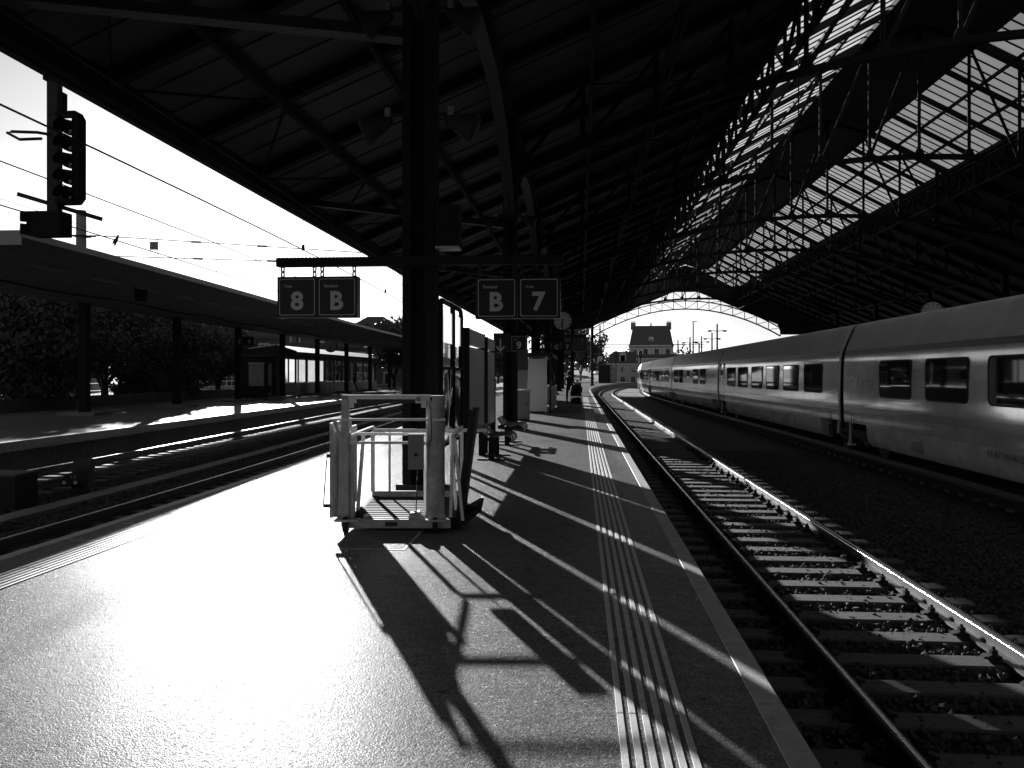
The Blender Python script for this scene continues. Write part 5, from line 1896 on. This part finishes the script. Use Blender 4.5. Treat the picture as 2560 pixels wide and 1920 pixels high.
for yy, lb in ((26, 'dropper over the track beside the canopy, nearest one'), (38, 'dropper over the track beside the canopy, second one')):
    o = MB().cyl((-11.25 + dl(yy), yy, 4.88), (-11.25 + dl(yy), yy, 5.78), 0.008, 5).build('dropper', 'iron')
    tag(o, lb, 'dropper', 'droppers')
mx, my = px(203, 36), 36
for z, lb in ((7.86, 'upper span wire with grey insulators crossing to the hall eave'), (6.95, 'lower span wire with grey insulators crossing to the hall eave')):
    zz = z - 1.0 if z > 7 else 6.4
    t = thing('span_wire', lb, 'wire', (mx + 0.6, my, z + 0.0), 0, 'span wires')
    MB().tube([(0.05, 0, 0), (XE - mx - 0.8, 0, zz - z)], 0.02, 5).build('wire', 'iron', t)
    for u in ((490, 655) if z > 7 else (495, 680)):
        q = (px(u, 36) - mx - 0.6) / (XE - mx - 0.8)
        c = Vector((px(u, 36) - mx - 0.6, 0, (zz - z) * q))
        MB().cyl(c + Vector((-0.22, 0, 0.01)), c + Vector((0.22, 0, -0.01)), 0.045, 8).build('insulator', 'concrete', t)
cs = thing('suspended_sign', 'small pale plate hanging between the span wires in the sky', 'sign', (px(385, 36), 36, 6.9))
MB().box(-0.19, 0.19, -0.02, 0.02, 0.28, 0.64).build('plate', 'panel_grey', cs)
for z in (0.38, 0.46, 0.54):
    MB().box(-0.1, 0.1, -0.024, -0.02, z - 0.012, z + 0.012).build('text_line', 'iron', cs)
for x in (-0.18, 0.18):
    MB().cyl((x, 0, -0.45), (x, 0, 1.0), 0.012, 6).build('rod', 'iron', cs)
bd = MB()
b0 = Vector((px(290, 31), 31, 6.75))
verts = [(0, 0, 0), (0.03, 0, 0.08), (0.07, 0, 0.17), (0.09, 0, 0.23), (0.12, 0, 0.245), (-0.04, 0, -0.10), (-0.07, 0, -0.18)]
bird = skinned('bird', verts, [(0, 1), (1, 2), (2, 3), (3, 4), (0, 5), (5, 6)], [0.06, 0.065, 0.045, 0.038, 0.008, 0.035, 0.03], 'black_plastic', None, tuple(b0))
tag(bird, 'dark bird in the air above the canopy', 'bird')
for s in (-1, 1):
    MB().add([(0.06, 0.03 * s, 0.14), (0.0, 0.05 * s, -0.05), (-0.10, 0.12 * s, -0.16), (0.0, 0.14 * s, 0.06), (0.06, 0.035 * s, 0.125), (-0.005, 0.055 * s, -0.06), (-0.10, 0.125 * s, -0.17), (-0.005, 0.15 * s, 0.05)],
             [(0, 1, 2, 3), (4, 7, 6, 5), (0, 3, 7, 4), (1, 5, 6, 2), (2, 6, 7, 3), (0, 4, 5, 1)]).build('wing', 'black_plastic', bird)

# ================================================================== BUILDINGS BEYOND
def facade(label, x, y, rz, w, dp_, h, m, floors, bays, roof_h, name='house', inset=1.6, dormers=0, chim=0, win=(1.0, 1.6), roofm='slate', zb=-0.5, flat=0.55, cat='building', gap=None):
    """a block with mansard or hipped roof; front faces local -Y"""
    t = thing(name, label, cat, (x, y, zb), rz)
    MB().box(-w / 2, w / 2, 0, dp_, 0, h).build('wall', m, t)
    MB().box(-w / 2 - 0.25, w / 2 + 0.25, -0.25, dp_ + 0.25, h, h + 0.3).build('cornice', 'window_trim' if m == 'facade_pale' else m, t)
    ins = inset
    rf = MB()
    z0, z1 = h + 0.3, h + 0.3 + roof_h
    a = [(-w / 2, 0, z0), (w / 2, 0, z0), (w / 2, dp_, z0), (-w / 2, dp_, z0)]
    iy = min(ins * 1.0, dp_ / 2 - 0.05)
    ix = min(ins, w / 2 - 0.05)
    b = [(-w / 2 + ix, iy, z1), (w / 2 - ix, iy, z1), (w / 2 - ix, dp_ - iy, z1), (-w / 2 + ix, dp_ - iy, z1)]
    rf.add(a + b, [(0, 1, 5, 4), (1, 2, 6, 5), (2, 3, 7, 6), (3, 0, 4, 7), (4, 5, 6, 7), (0, 3, 2, 1)])
    r = rf.build('roof', roofm, t)
    fh = h / floors
    fm_, pm_ = MB(), MB()
    ring(fm_, [(-win[0] / 2 - 0.12, -0.1), (win[0] / 2 + 0.12, -0.1), (win[0] / 2 + 0.12, win[1] + 0.14), (-win[0] / 2 - 0.12, win[1] + 0.14)],
         [(-win[0] / 2, 0), (win[0] / 2, 0), (win[0] / 2, win[1]), (-win[0] / 2, win[1])], -0.07, 0.0)
    fm_.box(-0.03, 0.03, -0.05, 0.0, 0, win[1]); fm_.box(-win[0] / 2 - 0.2, win[0] / 2 + 0.2, -0.18, 0, -0.18, -0.1)
    pm_.add([(-win[0] / 2, -0.02, 0), (win[0] / 2, -0.02, 0), (win[0] / 2, -0.02, win[1]), (-win[0] / 2, -0.02, win[1])], [(0, 1, 2, 3)])
    fme_, pme_ = fm_.mesh('window', 'window_trim'), pm_.mesh('pane', 'glass_dark')
    for i in range(floors):
        for k in range(bays):
            xx = -w / 2 + w * (k + 0.5) / bays
            o = inst('window', fme_, t, (xx, 0, fh * i + (fh - win[1]) * 0.5))
            inst('pane', pme_, o)
    for k in range(dormers):
        xx = -w / 2 + w * (k + 0.5) / dormers
        dm_ = MB()
        dm_.box(xx - 0.75, xx + 0.75, 0.25, 2.2, z0 + 0.3, z0 + 2.0)
        dm_.prism([(xx - 0.95, z0 + 2.0), (xx + 0.95, z0 + 2.0), (xx + 0.55, z0 + 2.4), (xx, z0 + 2.6), (xx - 0.55, z0 + 2.4)], 0.1, 'y', 2.2)
        d_ = dm_.build('dormer', 'window_trim', t)
        MB().box(xx - 0.5, xx + 0.5, 0.2, 0.246, z0 + 0.5, z0 + 1.85).build('pane', 'glass_dark', d_)
    for k in range(chim):
        xx = -w / 2 + ix + (w - 2 * ix) * (0.0 if k == 0 else 1.0 if k == 1 else 0.5)
        c_ = MB().box(xx - 0.8, xx + 0.8, dp_ / 2 - 0.5, dp_ / 2 + 0.5, z1 - 1.0, z1 + 1.3).build('chimney', 'facade_mid', r)
        pots = MB()
        for q in range(5):
            pots.cyl((xx - 0.6 + 0.3 * q, dp_ / 2, z1 + 1.3), (xx - 0.6 + 0.3 * q, dp_ / 2, z1 + 1.9), 0.09, 6)
        pots.build('chimney_pots', 'iron', r)
    return t
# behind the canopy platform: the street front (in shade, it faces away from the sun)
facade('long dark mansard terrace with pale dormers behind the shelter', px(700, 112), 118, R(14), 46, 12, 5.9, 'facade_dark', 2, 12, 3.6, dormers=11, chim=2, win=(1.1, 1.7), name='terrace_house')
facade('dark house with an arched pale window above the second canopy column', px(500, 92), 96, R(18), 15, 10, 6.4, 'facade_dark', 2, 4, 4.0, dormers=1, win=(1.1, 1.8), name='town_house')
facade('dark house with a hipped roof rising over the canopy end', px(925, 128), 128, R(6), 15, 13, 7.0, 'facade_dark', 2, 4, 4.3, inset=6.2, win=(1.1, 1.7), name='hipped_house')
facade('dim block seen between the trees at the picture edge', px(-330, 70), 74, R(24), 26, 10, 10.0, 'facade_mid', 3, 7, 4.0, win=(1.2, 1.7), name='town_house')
pv = thing('garage', 'low pale garage wall seen under the trees', 'garage', (px(168, 56), 56, 0.2), R(20))
MB().box(-1.6, 1.8, 0, 4, 0, 3.0).build('wall', 'facade_pale', pv)
MB().box(-1.75, 1.95, -0.2, 4.2, 3.0, 3.15).build('roof', 'slate', pv)
MB().box(-1.35, -0.35, -0.06, -0.0, 0.0, 2.0).build('door', 'iron', pv)
MB().box(-0.1, 1.6, -0.06, -0.0, 0.05, 2.3).build('garage_door', 'panel_grey', pv)
# beyond the arch
bgm = facade('big mansard building with tall chimneys seen through the end arch', px(1628, 260), 260, R(-4), 13.5, 12, 11.0, 'facade_pale', 3, 4, 6.0, inset=1.2, dormers=1, chim=2, win=(1.2, 1.8), name='mansard_building')
MB().cyl((0, 6, 17.2), (0, 6, 18.8), 0.35, 8, r2=0.1).build('finial', 'iron', bgm)
facade('small pale house with two windows beyond the platform bend', px(1557, 190), 190, R(-3), 7.0, 7, 4.3, 'facade_pale', 2, 3, 2.7, inset=1.2, dormers=1, win=(0.9, 1.2), name='small_house')
facade('pale low block partly hidden behind the far coaches', px(1650, 215), 214, R(-4), 16, 8, 6.0, 'facade_pale', 2, 6, 1.0, inset=0.6, win=(1.0, 1.3), name='low_block')
bt = thing('signal_booth', 'dark booth with a small white poster at the platform bend', 'booth', (px(1512, 160), 160, 0))
MB().box(-1.2, 1.0, 0, 3, 0, 3.3).build('body', 'iron', bt)
MB().box(-1.4, 1.5, -0.3, 3.3, 3.3, 3.5).build('roof', 'slate', bt)
MB().box(1.0, 1.9, 0.1, 2.9, 0, 3.1).build('side_panel', 'panel_grey', bt)
inst('lettering', text_mesh('J', 'lettering', 'sign_white', height=0.8, width=0.45, bold=0.04), bt, (1.45, 0.085, 2.0))
MB().box(1.2, 1.7, 0.06, 0.1, 0.7, 1.2).build('sticker', 'sign_white', bt)
hl = MB()
vs_, fs = [], []
rnd = random.Random(3)
NX, NY = 50, 8
for j in range(NY):
    for i in range(NX):
        xx = -120 + 300 * i / (NX - 1); yy = 290 + 60 * j
        q = math.exp(-((xx - 20) / 60.0) ** 2) * 6 + 3 * math.sin(xx * 0.05) + 2
        vs_.append((xx, yy, -1 + max(0, (6 + q) * (j / (NY - 1)) ** 0.7 + rnd.uniform(-.4, .4)) if j else -1.2))
for j in range(NY - 1):
    for i in range(NX - 1):
        k = j * NX + i
        fs.append((k, k + 1, k + NX + 1, k + NX))
tag(hl.add(vs_, fs).build('hill', 'hill', smooth=True), 'low wooded hill on the horizon beyond the arch', 'hill', kind='structure')
wd = MB()
vs_, fs = [], []
for c in range(70):
    xx = rnd.uniform(-80, 130); yy = rnd.uniform(285, 420)
    hh = rnd.uniform(7, 12)
    for i in range(260):
        d = Vector((rnd.gauss(0, 1), rnd.gauss(0, 1), rnd.gauss(0, 1))).normalized() * rnd.random() ** 0.5
        p = Vector((xx + d.x * 4.5, yy + d.y * 4.5, hh * 0.55 + d.z * hh * 0.5))
        a = Vector((rnd.uniform(-1, 1), rnd.uniform(-1, 1), rnd.uniform(-1, 1))).normalized(); b = a.orthogonal().normalized()
        s = rnd.uniform(0.4, 1.0); k = len(vs_)
        vs_ += [tuple(p - a * s), tuple(p + b * s * 0.6), tuple(p + a * s), tuple(p - b * s * 0.6)]
        fs.append((k, k + 1, k + 2, k + 3))
tag(wd.add(vs_, fs).build('woodland', 'leaf', fix=False), 'far trees massed on the hill beyond the arch', 'woodland', kind='stuff')

# lattice gantry and masts past the hall end
gn = thing('wire_gantry', 'long lattice gantry spanning the tracks beyond the arch', 'gantry', (px(1500, 175), 175, 0))
gxa, gxb = 0, px(1760, 175) - px(1500, 175)
zt_ = 1.55 + (937 - 862) * 175 / 2080.0
gm = MB()
for z in (zt_, zt_ - 0.55):
    gm.box(gxa - 0.8, gxb, -0.06, 0.06, z - 0.06, z + 0.06)
k = 0
xx = gxa - 0.8
while xx < gxb:
    gm.beam((xx, 0, zt_), (xx, 0, zt_ - 0.55), 0.07, 0.07)
    xx += 1.2
gm.build('lattice', 'iron', gn)
for xx in (gxa, gxb - 1):
    MB().box(xx - 0.15, xx + 0.15, -0.15, 0.15, -0.8, zt_ + (4.0 if xx == gxa else 0.3)).build('mast', 'iron', gn)
def lamp(label, u, d, vtop, arms=True):
    z = 1.55 + (937 - vtop) * d / 2080.0
    t = thing('lamp_post', label, 'lamp post', (px(u, d), d, -0.7), 0, 'lamp posts beyond the hall')
    z += 0.7
    MB().cyl((0, 0, 0), (0, 0, z), 0.22, 8, r2=0.14).build('pole', 'iron', t)
    if arms:
        for s in (-1, 1):
            MB().tube([(0, 0, z - 1.4), (s * 0.5, 0, z - 1.15), (s * 1.0, 0, z - 1.2)], 0.06, 6).build('arm', 'iron', t)
            MB().sphere((s * 1.3, 0, z - 1.25), 0.45, 0.25, 0.17, 10, 6).build('lamp_head', 'iron', t, smooth=True)
    else:
        MB().box(-0.25, 0.9, -0.2, 0.2, z - 0.1, z + 0.08).build('lamp_head', 'iron', t)
lamp('tall lamp post with two drooping heads, the tallest beyond the arch', 1793, 150, 812)
lamp('second double lamp post beyond the arch', 1780, 165, 833)
lamp('third double lamp post beyond the arch', 1754, 180, 842)
lamp('lamp post with a single flat head beyond the arch', 1733, 200, 806, False)
lamp('thick dark lamp mast between the far roofs', 1725, 170, 843)
lamp('thin far lamp post beside the mansard building', 1695, 190, 850)
for (u, v, d, lb) in ((1540, 886, 165, 'far colour light signal beside the small pale house'), (1601, 886, 170, 'far colour light signal before the mansard building')):
    z = 1.55 + (937 - v) * d / 2080.0
    t = thing('light_signal', lb, 'signal', (px(u, d), d, -0.7), 0, 'far light signals')
    MB().cyl((0, 0, 0), (0, 0, z), 0.09, 8).build('pole', 'iron', t)
    MB().prism([(p[0], p[1] + z + 0.7) for p in rrect(0.75, 1.3, 0.3)], -0.1, 'y', 0.1).build('head', 'black_plastic', t)
    MB().cyl((0, -0.12, z + 0.7), (0, -0.1, z + 0.7), 0.08, 10).build('lens', 'lens_white', t)
    MB().box(-0.2, 0.2, -0.08, 0.08, z - 0.3, z - 0.0).build('number_plate', 'black_plastic', t)
pl = thing('lamp_post', 'double-armed lamp post at the foot of the end arch', 'lamp post', (1.62, YN - 1.2, 0), 0, 'lamp posts beyond the hall')
MB().cyl((0, 0, 0), (0, 0, 6.0), 0.07, 8).build('pole', 'iron', pl)
for s in (-1, 1):
    MB().tube([(0, 0, 5.9), (s * 0.35, 0, 6.0), (s * 0.6, 0, 5.85)], 0.03, 6).build('arm', 'iron', pl)
    MB().sphere((s * 0.72, 0, 5.82), 0.22, 0.14, 0.09, 10, 6).build('lamp_head', 'iron', pl, smooth=True)
